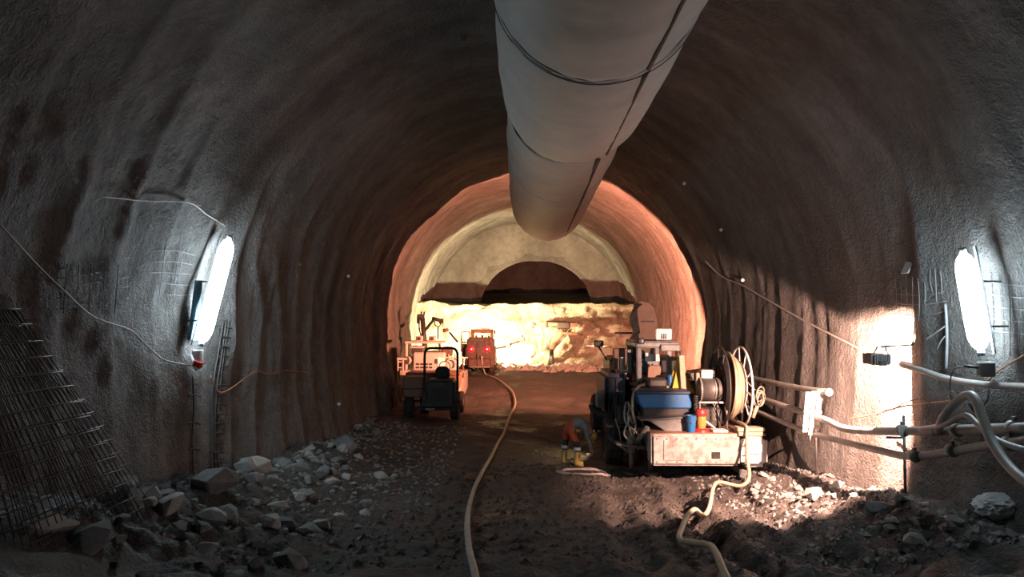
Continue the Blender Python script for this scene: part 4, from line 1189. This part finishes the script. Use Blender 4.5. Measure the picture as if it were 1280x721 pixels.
    # unseen low lamp added by the wheel to throw yellow light over the mud
    bx('added_floor_lamp', root, M['dark'], 1.92, 2.06, 19.2, 19.36, 0.50, 0.62, 0.02)
    ld = bpy.data.lights.new('added_floor_light', 'SPOT'); ld.energy = 70; ld.color = (1.0, 0.72, 0.36); ld.spot_size = R(120); ld.spot_blend = 0.5; ld.shadow_soft_size = 0.03
    lo = bpy.data.objects.new('added_floor_light', ld); COL.objects.link(lo); lo.parent = root
    lo.location = Vector((1.90, 19.28, 0.56)) - wloc(root); lo.rotation_euler = (0, R(76), 0)
    # things lying on the rig
    t = thing('red_canister', (3.66 + 0.22, 16.3, 1.05), 'red canister with amber body standing on the rear deck', 'canister')
    lathe('body', t, M['amber'], [(0.001, 0.06), (0.085, 0.06), (0.10, 0.14), (0.105, 0.28), (0.10, 0.36), (0.001, 0.36)], (3.88, 16.3, 1.05), 'z', 18, closed=False)
    lathe('base', t, M['red'], [(0.001, 0), (0.17, 0), (0.16, 0.04), (0.10, 0.075), (0.001, 0.075)], (3.88, 16.3, 1.05), 'z', 18, closed=False)
    lathe('cap', t, M['red'], [(0.001, 0.34), (0.12, 0.34), (0.125, 0.40), (0.11, 0.47), (0.001, 0.50)], (3.88, 16.3, 1.05), 'z', 18, closed=False)
    t = thing('blue_bucket', (3.64, 16.22, 1.05), 'small blue bucket beside the grey chute', 'bucket')
    lathe('body', t, M['blue'], [(0.001, 0.0), (0.085, 0.0), (0.115, 0.36), (0.105, 0.36), (0.078, 0.02), (0.001, 0.02)], (3.64, 16.22, 1.05), 'z', 18, closed=False)
    tb('handle', t, M['steel'], [(3.53, 16.22, 1.39), (3.55, 16.17, 1.30), (3.64, 16.10, 1.26), (3.73, 16.17, 1.30), (3.75, 16.22, 1.39)], 0.007, 6)
    for k, (z0, lab) in enumerate(((1.0, 'lower of two timber planks stacked on the bumper corner'), (1.09, 'upper of two timber planks stacked on the bumper corner'))):
        o = bx('timber_plank', None, M['wood'], 4.60 - 0.02 * k, 5.12 + 0.04 * k, 15.98, 16.3, z0 + 0.005, z0 + 0.085, 0.008)
        tag(recenter(o), lab, 'plank', 'planks on the bumper')
    # hanging coil beside the reel
    q = P(950, 498, 16.4)
    t = thing('rope_coil', q - Vector((0, 0, 0.4)), 'tangled rope coil hanging beside the hose reel', 'rope')
    for k in range(6):
        a0 = k * 0.5
        tb('loop', t, M['hose'], [q + Vector((0.09 * math.sin(a) + 0.03 * math.sin(k), 0.05 * math.sin(a + a0), 0.03 - 0.16 * math.cos(a) + 0.07 * math.cos(k * 2) + 0.4 * 0.09 * math.sin(a))) for a in np.linspace(0, 2 * math.pi, 17)], 0.011, 6, curve=False)
    cy('handle', t, M['wood'], q + Vector((-0.06, 0, -0.16)), q + Vector((-0.16, 0, -0.42)), 0.04, 10)
    tb('lead', t, M['hose'], [q + Vector((0.02, 0, 0.1)), q + Vector((-0.12, 0.1, 0.22)), q + Vector((-0.25, 0.3, 0.42))], 0.012, 6)


build_rig()
# supply hose from the reel over the bumper and across the floor
start = [(4.74, 16.55, 1.22), (4.76, 15.98, 1.20), (4.74, 15.88, 1.02)]
fl = [onfloor(x, y) for x, y in ((897, 618), (885, 645), (868, 662), (852, 670), (850, 680), (866, 690), (888, 703), (904, 721), (915, 745))]
pts = spline([Vector(p) for p in start] + [Vector((4.66, 15.6, 0.62)), Vector((4.5, 15.1, 0.22))] + fl, 8)
zz = floor_h(np.array([p.x for p in pts]), np.array([p.y for p in pts]))
zz = np.array([zz[max(0, i - 4):i + 5].max() for i in range(len(zz))])
zz = np.convolve(np.pad(zz, 4, 'edge'), np.ones(9) / 9, 'valid')
pts = [Vector((p.x, p.y, max(z + 0.05, p.z if p.y > 14.6 else -9))) for p, z in zip(pts, zz)]
v, f = tube_geo(pts, 0.038, 10)
recenter(tag(mesh('supply_hose', v, f, M['hoseyellow'], None, True), 'yellowish hose falling from the reel over the bumper onto the mud', 'hose'))


# ------------------------------------------------------------------ bending worker
def build_worker():
    g = fh(1.2, 18.0)
    root = thing('person', (1.2, 18.0, g), 'worker in orange trousers, dark jacket and yellow boots bending towards the rig', 'person')
    V = []; E = []; RD = []
    def add(p, r, prev=None):
        V.append((p[0], p[1], p[2] + g)); RD.append(r)
        if prev is not None: E.append((prev, len(V) - 1))
        return len(V) - 1
    pel = add((1.10, 18.0, 0.93), 0.135)
    wa = add((1.22, 17.99, 1.00), 0.135, pel)
    ch = add((1.38, 17.97, 1.00), 0.155, wa)
    sh = add((1.50, 17.96, 0.94), 0.125, ch)
    nk = add((1.57, 17.95, 0.87), 0.055, sh)
    hd = add((1.61, 17.94, 0.78), 0.095, nk)
    h2 = add((1.63, 17.93, 0.69), 0.085, hd)
    # legs
    for hip, knee, ank, toe in (((1.06, 18.12, 0.86), (1.02, 18.12, 0.48), (0.98, 18.12, 0.10), (1.14, 18.10, 0.06)), ((1.14, 17.88, 0.86), (1.30, 17.83, 0.48), (1.27, 17.80, 0.10), (1.43, 17.79, 0.06))):
        a = add(hip, 0.105, pel); b = add(knee, 0.075, a); c = add(ank, 0.05, b); add(toe, 0.045, c)
    # arms with hands
    for s in (1, -1):
        y = 17.96
        a = add((1.49, y + 0.19 * s, 0.92), 0.068, sh); b = add((1.53, y + 0.22 * s, 0.66), 0.052, a); c = add((1.60, y + 0.15 * s, 0.45), 0.036, b)
        p = add((1.63, y + 0.13 * s, 0.38), 0.034, c)
        for k, ln in enumerate((0.07, 0.08, 0.085, 0.07)):
            q = add((1.645, y + 0.13 * s + (k - 1.5) * 0.024, 0.33), 0.010, p)
            q = add((1.645 + 0.01, y + 0.13 * s + (k - 1.5) * 0.026, 0.33 - ln * 0.5), 0.009, q)
            add((1.63, y + 0.13 * s + (k - 1.5) * 0.026, 0.33 - ln), 0.008, q)
        q = add((1.60, y + 0.13 * s - 0.045 * s, 0.36), 0.011, p); add((1.60, y + 0.13 * s - 0.07 * s, 0.31), 0.009, q)
    me = bpy.data.meshes.new('skeleton'); me.from_pydata(V, E, []); me.update()
    o = bpy.data.objects.new('skeleton', me); COL.objects.link(o)
    o.modifiers.new('skin', 'SKIN'); md = o.modifiers.new('sub', 'SUBSURF'); md.levels = 2; md.render_levels = 2
    for i, sv in enumerate(me.skin_vertices[0].data):
        sv.radius = (RD[i], RD[i]); sv.use_root = (i == 0)
    dg = bpy.context.evaluated_depsgraph_get()
    bm_ = bpy.data.meshes.new_from_object(o.evaluated_get(dg))
    bpy.data.objects.remove(o)
    bm_.name = 'body'
    body = link('body', bm_, None, root, True)
    bm_.materials.clear()
    for k in ('greycloth', 'trouser', 'navycloth', 'skin', 'boot'): bm_.materials.append(M[k])
    for p in bm_.polygons:
        x, y, z = p.center; z -= g
        if x > 1.555 and z > 0.6: k = 3
        elif z < 0.42 and x > 1.5: k = 3
        elif x > 1.19 and z > 0.86 or x > 1.42: k = 0
        elif z > 0.60: k = 1
        elif z > 0.30: k = 2
        else: k = 4
        p.material_index = k
    # hard hat, boots and bands
    lathe('hard_hat', root, M['helmet'], [(0.15, 0.0), (0.152, 0.012), (0.125, 0.02), (0.12, 0.07), (0.09, 0.12), (0.04, 0.145), (0.001, 0.15), (0.001, 0.13), (0.10, 0.06), (0.11, 0.0)], (0, 0, 0), 'z', 20)
    hh = bpy.context.scene.objects[-1] if False else root.children[-1]
    hh.location = Vector((1.63, 17.935, 0.73 + g)) - wloc(root); hh.rotation_euler = (0, R(125), R(0))
    for kx, ky in ((1.005, 18.12), (1.29, 17.82)):
        lathe('reflective_band', root, M['reflect'], [(0.078, -0.035), (0.083, -0.035), (0.083, 0.035), (0.078, 0.035)], (kx, ky, 0.42 + g), 'z', 16)
        bt = tb('boot', root, M['boot'], [(kx - 0.005, ky, 0.34 + g), (kx - 0.012, ky, 0.2 + g), (kx - 0.02, ky, 0.09 + g), (kx + 0.03, ky, 0.055 + g), (kx + 0.14, ky - 0.01, 0.055 + g)], [0.078, 0.075, 0.07, 0.068, 0.068, 0.068, 0.068, 0.07, 0.065, 0.05][:0] or 0.072, 12, 4)
        bx('sole', bt, M['black'], kx - 0.09, kx + 0.21, ky - 0.06, ky + 0.05, g - 0.005, g + 0.03, 0.02)
    # loose cable on the ground in front of the worker
    pts = []
    for k in range(70):
        a = k * 0.36
        x = 1.35 + 0.62 * math.cos(a) * (1 - 0.003 * k); y = 16.95 + 0.30 * math.sin(a) * (1 + 0.004 * k)
        pts.append(Vector((x, y, fh(x, y) + 0.03 + 0.0006 * k)))
    recenter(tag(tb('cable_coil', None, M['cable'], pts, 0.011, 6, 3), 'flat loose coil of grey cable on the mud before the bending worker', 'cable'))


build_worker()


# ------------------------------------------------------------------ dumper with roll hoop
def build_dumper():
    y = 25.6; g = fh(-3.2, y + 0.5)
    root = thing('dumper', (-3.2, y + 0.6, g), 'small dark site dumper with a bent-tube roll hoop', 'dumper')
    B = lambda n, m, *a, **k: bx(n, root, M[m], *a, **k)
    for c in ((-3.98, y + 0.3, g + 0.36), (-2.38, y + 0.35, g + 0.36), (-3.65, y + 2.0, g + 0.40), (-2.35, y + 2.0, g + 0.40)):
        wheel(root, c, 0.40, 0.30)
    B('axle_beam', 'dark', -4.0, -2.35, y + 0.25, y + 0.45, g + 0.28, g + 0.42, bev=0.03)
    B('frame', 'dark', -3.55, -2.45, y, y + 2.3, g + 0.42, g + 0.62, bev=0.03)
    ec = B('engine_cover', 'dark', -3.38, -2.34, y - 0.05, y + 0.9, g + 0.50, g + 1.38, bev=0.10, seg=3)
    for k in range(5):
        bx('cover_vent', ec, M['black'], -3.18, -2.56, y - 0.065, y - 0.04, g + 0.66 + 0.09 * k, g + 0.70 + 0.09 * k, 0.004)
    bx('cover_handle', ec, M['steel'], -2.95, -2.75, y - 0.085, y - 0.05, g + 1.22, g + 1.25, 0.004)
    # rounded seat hump, wheel and console
    st = B('seat', 'black', -3.08, -2.62, y + 0.55, y + 1.0, g + 1.36, g + 1.50, bev=0.05, seg=2)
    pr('seat_back', st, M['black'], [(-3.12, g + 1.42), (-2.58, g + 1.42), (-2.60, g + 1.68), (-2.70, g + 1.80), (-3.0, g + 1.80), (-3.10, g + 1.68)], y + 0.5, y + 0.6, bev=0.03)
    B('console', 'dark', -3.05, -2.65, y + 1.35, y + 1.6, g + 1.0, g + 1.62, bev=0.05)
    sw = tb('steering_wheel', root, M['black'], [(-2.85 + 0.2 * math.cos(a), y + 1.28 + 0.06 * math.sin(a), g + 1.74 + 0.19 * math.sin(a)) for a in np.linspace(0, 2 * math.pi, 21)], 0.018, 6, curve=False)
    cy('steering_column', sw, M['steel'], (-2.85, y + 1.28, g + 1.74), (-2.85, y + 1.42, g + 1.5), 0.02, 8)
    # hoop
    hp = [(-3.42, y + 0.1, g + 0.9), (-3.42, y + 0.1, g + 1.6), (-3.42, y + 0.1, g + 2.18), (-3.38, y + 0.1, g + 2.36), (-3.25, y + 0.1, g + 2.45), (-2.85, y + 0.1, g + 2.45), (-2.45, y + 0.1, g + 2.45), (-2.32, y + 0.1, g + 2.36), (-2.28, y + 0.1, g + 2.18), (-2.28, y + 0.1, g + 1.6), (-2.28, y + 0.1, g + 0.9)]
    tb('roll_hoop', root, M['black'], hp, 0.045, 10, 4)
    for x_ in (-3.42, -2.28):
        B('hoop_foot', 'dark', x_ - 0.08, x_ + 0.08, y, y + 0.2, g + 0.62, g + 0.95, bev=0.02)
    # skip in front
    pr('skip', root, M['brown'], [(-4.22, g + 1.46), (-2.3, g + 1.46), (-2.42, g + 0.82), (-2.7, g + 0.66), (-3.9, g + 0.66), (-4.15, g + 0.86)], y + 1.3, y + 2.7, bev=0.04)
    B('skip_rim', 'brown', -4.27, -2.26, y + 1.26, y + 2.74, g + 1.42, g + 1.52, bev=0.02)
    B('side_panel', 'brown', -4.22, -3.45, y + 0.25, y + 1.25, g + 0.72, g + 1.44, bev=0.06)
    B('side_panel_rim', 'orange', -4.24, -3.43, y + 0.22, y + 1.27, g + 1.02, g + 1.06, bev=0.01)
    B('tow_bar', 'white', -3.35, -3.05, y - 0.12, y, g + 0.34, g + 0.40, bev=0.01)


build_dumper()


# ------------------------------------------------------------------ pale pump truck behind the dumper
def build_pump():
    y = 29.3; k = y / FPX
    X = lambda px: (px - 654) * k
    Z = lambda py: 3.5 - (py - 398) * k
    g = fh(-3.8, y + 1)
    root = thing('pump_truck', (X(535), y + 1, g), 'pale beige pump truck parked behind the dumper', 'machine')
    B = lambda n, m, x0, x1, z0, z1, y0=0.0, y1=1.0, **q: bx(n, root, M[m], X(x0), X(x1), y + y0, y + y1, Z(z0), Z(z1), **q)
    B('lower_body', 'pale', 502, 575, 500, 470, 0.2, 4.2, bev=0.04)
    eb = B('engine_box', 'pale', 516, 556, 476, 440, 0.0, 1.8, bev=0.05)
    for i in range(4):
        for j in range(3):
            bx('grille_slot', eb, M['dark'], X(520 + i * 5.5), X(524 + i * 5.5), y - 0.015, y + 0.02, Z(464 - j * 4.2), Z(461.6 - j * 4.2), 0)
    bx('hatch', eb, M['whiteclean'], X(547), X(556), y - 0.02, y + 0.01, Z(462), Z(446), 0.01)
    bx('dark_port', eb, M['black'], X(543.5), X(547.5), y - 0.02, y + 0.01, Z(454), Z(448), 0.01)
    B('deck', 'pale', 500, 517, 470, 462, -0.1, 1.5, bev=0.03)
    B('deck_wall', 'pale', 501, 505, 500, 462, -0.1, 0.1, bev=0.02)
    B('tool_shelf', 'pale', 505, 553, 429, 426, 0.1, 1.2, bev=0.02)
    B('shelf_post', 'pale', 505.5, 508.5, 462, 428, 0.15, 0.3, bev=0.02)
    B('shelf_post', 'dark', 547.5, 550, 442, 428, 0.15, 0.3, bev=0.01)
    B('dark_machine', 'dark', 513, 528, 442, 434, 0.3, 1.0, bev=0.04)
    B('machine_lid', 'pale', 511, 528, 435, 432.5, 0.25, 1.05, bev=0.02)
    for px in (521.5, 538):
        lamp = B('lamp_box', 'pale', px - 4.2, px + 4.2, 427, 419.5, 0.5, 0.8, bev=0.03)
        lathe('lamp_disc', lamp, M['dark'], [(0.001, -0.012), (0.075, -0.012), (0.075, 0.01), (0.001, 0.01)], (X(px), y + 0.49, Z(423.2)), 'y', 14, closed=False)
    B('ladder_rail', 'pale', 496.5, 498, 485, 449, 0, 0.08, bev=0.01)
    B('ladder_rail', 'pale', 503, 504.5, 485, 449, 0, 0.08, bev=0.01)
    for j in range(5):
        B('ladder_rung', 'pale', 497, 504, 452.5 + 7 * j, 451 + 7 * j, 0.02, 0.06, bev=0.005)
    B('ladder_top', 'pale', 496, 508, 449.5, 446.5, 0, 0.3, bev=0.01)
    cy('drum', root, M['pale'], (X(508), y + 0.1, Z(450)), (X(516), y + 0.4, Z(450)), 0.16, 16)
    B('right_box', 'pale', 557, 570, 470, 450, 0.3, 1.5, bev=0.04)
    B('tank_top', 'orange', 549, 562, 446, 434, 0.6, 1.4, bev=0.05)
    rd = tb('hose_drum', root, M['pale'], [(X(563) + 0.02 * math.sin(a), y + 0.2, Z(455) + 0.2 * math.sin(a) + 0.0) if False else (X(563) + 0.20 * math.cos(a), y + 0.2, Z(455) + 0.2 * math.sin(a)) for a in np.linspace(0, 2 * math.pi, 21)], 0.03, 8, curve=False)
    for j in range(4):
        cy('pipe_stub', root, M['pale'], (X(559 + 4 * j), y + 0.6, Z(468)), (X(559 + 4 * j), y + 0.6, Z(443 + 2 * (j % 2))), 0.03, 8)
    B('side_arm', 'orange', 577, 579, 472, 448, 0.2, 0.4, bev=0.01)
    B('side_rail', 'pale', 553, 584, 447.5, 446, 0.2, 0.3, bev=0.01)
    for c in ((X(510), y + 0.6, g + 0.42), (X(568), y + 0.6, g + 0.42), (X(510), y + 3.4, g + 0.45), (X(568), y + 3.4, g + 0.45)):
        wheel(root, c, 0.45, 0.34)
    # spray boom rising from the truck towards the bright face
    y2 = 34.0; k2 = y2 / FPX
    X2 = lambda px: (px - 654) * k2
    Z2 = lambda py: 3.5 - (py - 398) * k2
    B2 = cy('boom_post', root, M['dark'], (X2(532), y2, Z2(446)), (X2(528), y2, Z2(397)), 0.11, 12)
    cy('boom_root', root, M['dark'], (X2(540), y + 3.4, Z(462)), (X2(532), y2, Z2(446)), 0.14, 12)
    bx('post_head', B2, M['dark'], X2(521.5), X2(530), y2 - 0.1, y2 + 0.2, Z2(398), Z2(392), 0.03)
    bx('post_clamp', B2, M['dark'], X2(521), X2(524.5), y2 - 0.1, y2 + 0.1, Z2(404), Z2(394), 0.02)
    for px in (526, 529.5):
        cy('post_horn', B2, M['dark'], (X2(px), y2, Z2(394)), (X2(px + 0.8), y2, Z2(389)), 0.04, 8)
    tb('post_hose', B2, M['black'], [(X2(525), y2 - .1, Z2(396)), (X2(524.5), y2 - .2, Z2(408)), (X2(527), y2 - .2, Z2(420)), (X2(530), y2 - .1, Z2(436))], 0.035, 7)
    ar = cy('spray_arm', root, M['dark'], (X2(531), y2 + 0.2, Z2(412)), (X2(536), y2 + 1.8, Z2(399)), 0.07, 10)
    cy('spray_head', ar, M['dark'], (X2(534), y2 + 1.8, Z2(397)), (X2(547), y2 + 1.8, Z2(401)), 0.09, 10)
    tb('nozzle_hose', ar, M['black'], [(X2(537), y2 + 1.8, Z2(399)), (X2(538), y2 + 1.8, Z2(406)), (X2(543), y2 + 1.8, Z2(408)), (X2(546), y2 + 1.8, Z2(402))], 0.03, 7)
    lathe('nozzle', ar, M['dark'], [(0.001, -0.12), (0.12, -0.1), (0.12, 0.1), (0.001, 0.12)], (X2(546), y2 + 1.8, Z2(401)), 'x', 12, closed=False)
    cy('lance', root, M['dark'], (X2(546), y2 + 0.5, Z2(424)), (X2(546), y2 + 0.5, Z2(408)), 0.03, 8)
    cy('chute_rod', root, M['dark'], (X2(559), y2 + 0.95, Z2(415)), (X2(570), y2 + 0.95, Z2(428)), 0.05, 8)
    cy('chute_head', root, M['brown'], (X2(551), y2 + 0.9, Z2(413)), (X2(558), y2 + 0.9, Z2(412)), 0.09, 10)


build_pump()


# ------------------------------------------------------------------ loader with red tail lights
def build_loader():
    y = 35.5; k = y / FPX
    X = lambda px: (px - 654) * k
    Z = lambda py: 3.5 - (py - 398) * k
    g = fh(-2.1, y + 1)
    root = thing('wheel_loader', (X(600), y + 1, g), 'orange-brown loader seen from behind with two red tail lights', 'loader')
    B = lambda n, m, x0, x1, z0, z1, y0=0.0, y1=1.0, **q: bx(n, root, M[m], X(x0), X(x1), y + y0, y + y1, Z(z0), Z(z1), **q)
    B('rear_body', 'orange', 582, 619, 457, 432, 0.0, 1.5, bev=0.06, seg=2)
    hood = B('hood', 'orange', 584, 617, 436, 421.5, 0.05, 1.3, bev=0.08, seg=2)
    for x0 in (584, 611):
        B('hood_shoulder', 'orange', x0 - 0.5, x0 + 7, 433, 422, -0.02, 0.3, bev=0.06, seg=2)
    bx('rear_grille', hood, M['dark'], X(596), X(606), y + 0.02, y + 0.06, Z(436), Z(426), 0.01)
    for px in (589.3, 608.8):
        h = lathe('tail_light', root, M['taillight'], [(0.001, -0.03), (0.06, -0.03), (0.15, 0.0), (0.15, 0.03), (0.001, 0.03)], (X(px), y - 0.03, Z(435.7)), 'y', 16, closed=False)
        lathe('bulb', h, M['tailcore'], [(0.001, -0.035), (0.045, -0.02), (0.045, 0.0), (0.001, 0.0)], (X(px), y - 0.045, Z(435.7)), 'y', 12, closed=False)
    B('counterweight', 'orange', 585, 614, 459, 447, -0.12, 0.4, bev=0.05)
    B('tow_bar', 'steel', 588, 613, 458.5, 456.5, -0.2, -0.1, bev=0.01)
    cy('tow_pin', root, M['steel'], (X(597.5), y - 0.18, Z(463)), (X(597.5), y - 0.18, Z(442)), 0.02, 8)
    for x0 in (583.5, 614.5):
        wheel(root, (X(x0), y + 0.8, g + 0.42), 0.42, 0.3)
        wheel(root, (X(x0), y + 2.5, g + 0.42), 0.42, 0.3)
    # cab: roof, posts, window glass, seat
    B('cab_roof', 'brown', 587.5, 615, 415.8, 411.5, 0.5, 1.7, bev=0.03)
    for x0 in (587.5, 612.5):
        B('cab_post', 'brown', x0, x0 + 2.4, 424, 414, 0.5, 0.6, bev=0.01)
        B('cab_post', 'brown', x0, x0 + 2.4, 424, 414, 1.6, 1.7, bev=0.01)
    B('roof_plate', 'whiteclean', 600, 610, 411.6, 409.5, 0.7, 1.2, bev=0.01)
    for x0, h_ in ((594, 419), (601.5, 418.6), (606, 420.5), (609.8, 419.5)):
        B('cab_gear', 'dark', x0 - 1.2, x0 + 1.2, 424, h_, 0.8, 1.0, bev=0.02)
    # open door frame swung out
    for a in (((576, 440), (576, 414.5)), ((576, 414.5), (586.5, 414.5)), ((576, 427.8), (584, 427.8)), ((586.5, 414.5), (586.5, 424))):
        cy('door_frame', root, M['dark'], (X(a[0][0]), y + 0.4, Z(a[0][1])), (X(a[1][0]), y + 0.4, Z(a[1][1])), 0.028, 8)
    bx('side_panel', root, M['orange'], X(576), X(583), y + 0.45, y + 0.9, Z(446), Z(430), 0.03)
    cy('mirror_arm', root, M['dark'], (X(614), y + 0.5, Z(414)), (X(618), y + 0.3, Z(413)), 0.015, 6)
    B('mirror', 'dark', 617, 619.2, 417, 412.5, 0.25, 0.32, bev=0.01)
    # front drilling arms reaching right
    y2 = y + 3.2; k2 = y2 / FPX
    X2 = lambda px: (px - 654) * k2
    Z2 = lambda py: 3.5 - (py - 398) * k2
    B('front_frame', 'dark', 588, 614, 452, 432, 1.5, 3.4, bev=0.05)
    arm = tb('arm', root, M['dark'], [(X2(612), y2 - 0.4, Z2(434)), (X2(626), y2, Z2(432.5)), (X2(636), y2 + 0.2, Z2(429.5)), (X2(650), y2 + 0.3, Z2(424))], 0.10, 10)
    bx('arm_joint', arm, M['dark'], X2(633), X2(638), y2 + 0.05, y2 + 0.4, Z2(434), Z2(427), 0.03)
    bx('drill_head', arm, M['brown'], X2(648), X2(656), y2 + 0.15, y2 + 0.45, Z2(426), Z2(420.5), 0.04)
    cy('drill_horn', arm, M['dark'], (X2(649), y2 + 0.3, Z2(421)), (X2(654), y2 + 0.3, Z2(419.5)), 0.05, 8)
    cy('drill_shield', arm, M['pale'], (X2(658.5), y2 + 0.3, Z2(431)), (X2(660.5), y2 + 0.3, Z2(418.5)), 0.035, 8)
    tb('arm_hose', arm, M['black'], [(X2(616), y2 - .3, Z2(430)), (X2(624), y2 - .1, Z2(433)), (X2(629), y2, Z2(427)), (X2(629.5), y2, Z2(424))], 0.03, 7)
    # roof work lamps facing the rock
    yl = y + 1.75; kl = yl / FPX
    for px in (594, 608):
        lb = bx('work_lamp', root, M['dark'], (px - 3 - 654) * kl, (px + 3 - 654) * kl, yl - 0.05, yl + 0.1, 3.5 - 17.6 * kl, 3.5 - 13.6 * kl, 0.02)
        bx('work_lamp_lens', lb, M['lens_yellow'], (px - 2.4 - 654) * kl, (px + 2.4 - 654) * kl, yl + 0.1, yl + 0.11, 3.5 - 17.2 * kl, 3.5 - 14.0 * kl, 0)
        ld = bpy.data.lights.new('loader_lamp', 'SPOT'); ld.energy = LOADER_POWER / 2; ld.color = LOADER_COL; ld.spot_size = R(122); ld.spot_blend = 0.45; ld.shadow_soft_size = 0.06
        lo = bpy.data.objects.new('loader_lamp', ld); COL.objects.link(lo); lo.parent = root
        lo.location = Vector(((px - 654) * kl, yl + 0.2, 3.5 - 15.6 * kl)) - wloc(root); lo.rotation_euler = (R(90), 0, R(0))


build_loader()


# ------------------------------------------------------------------ drilling boom in front of the bench
def build_face_boom():
    y = 40.9; k = y / FPX
    X = lambda px: (px - 654) * k
    Z = lambda py: 3.5 - (py - 398) * k
    g = fh(2.0, y)
    root = thing('drilling_boom', (X(700), y, g), 'drilling boom with a long feed beam working in front of the rock face', 'machine')
    fb = bx('feed_beam', root, M['brown'], X(671), X(722), y - 0.10, y + 0.10, Z(407.5), Z(402.5), 0.03, (0, 1.0, 0))
    bx('rock_drill', fb, M['dark'], X(696), X(712), y - 0.16, y + 0.14, Z(410.5), Z(402), 0.05)
    cy('drill_rod', fb, M['steel'], (X(657), y, Z(404.5)), (X(675), y, Z(404.5)), 0.035, 8)
    bx('centraliser', fb, M['dark'], X(664), X(668.5), y - 0.16, y + 0.16, Z(410), Z(401.5), 0.03)
    bx('rod_holder', fb, M['dark'], X(681), X(685), y - 0.14, y + 0.14, Z(409), Z(401), 0.03)
    tb('hanging_hose', root, M['hose'], [(X(674), y - .1, Z(407)), (X(677.5), y - .2, Z(416)), (X(674.5), y - .25, Z(430)), (X(677), y - .25, Z(437)), (X(681), y - .2, Z(434)), (X(683), y - .1, Z(420)), (X(686), y, Z(408))], 0.05, 8)
    tb('hanging_hose', root, M['black'], [(X(700), y - .1, Z(408)), (X(704), y - .1, Z(414)), (X(708), y - .1, Z(413)), (X(711), y - .1, Z(407))], 0.03, 7)
    cr = bx('cradle', root, M['brown'], X(700), X(722), y - 0.1, y + 0.12, Z(418), Z(414.5), 0.03, (0, 4, 0))
    # arm made of two tapering links down to a foot in the muck
    v, f = tube_geo([(X(706), y + 0.1, Z(410)), (X(700), y + 0.25, Z(420)), (X(692), y + 0.2, Z(428)), (X(689), y + 0.0, Z(436))], [0.14, 0.24, 0.26, 0.16], 12)
    mesh('support_arm', v, f, M['brown'], root, True)
    cy('arm_cylinder', root, M['steel'], (X(712), y, Z(412)), (X(697), y - 0.05, Z(430)), 0.05, 8)
    cy('arm_foot', root, M['dark'], (X(689), y, Z(436)), (X(690), y - 0.1, g - 0.1), 0.12, 10)
    cy('feed_cylinder', root, M['steel'], (X(716), y - 0.05, Z(416)), (X(728), y - 0.05, Z(418)), 0.04, 8)


build_face_boom()
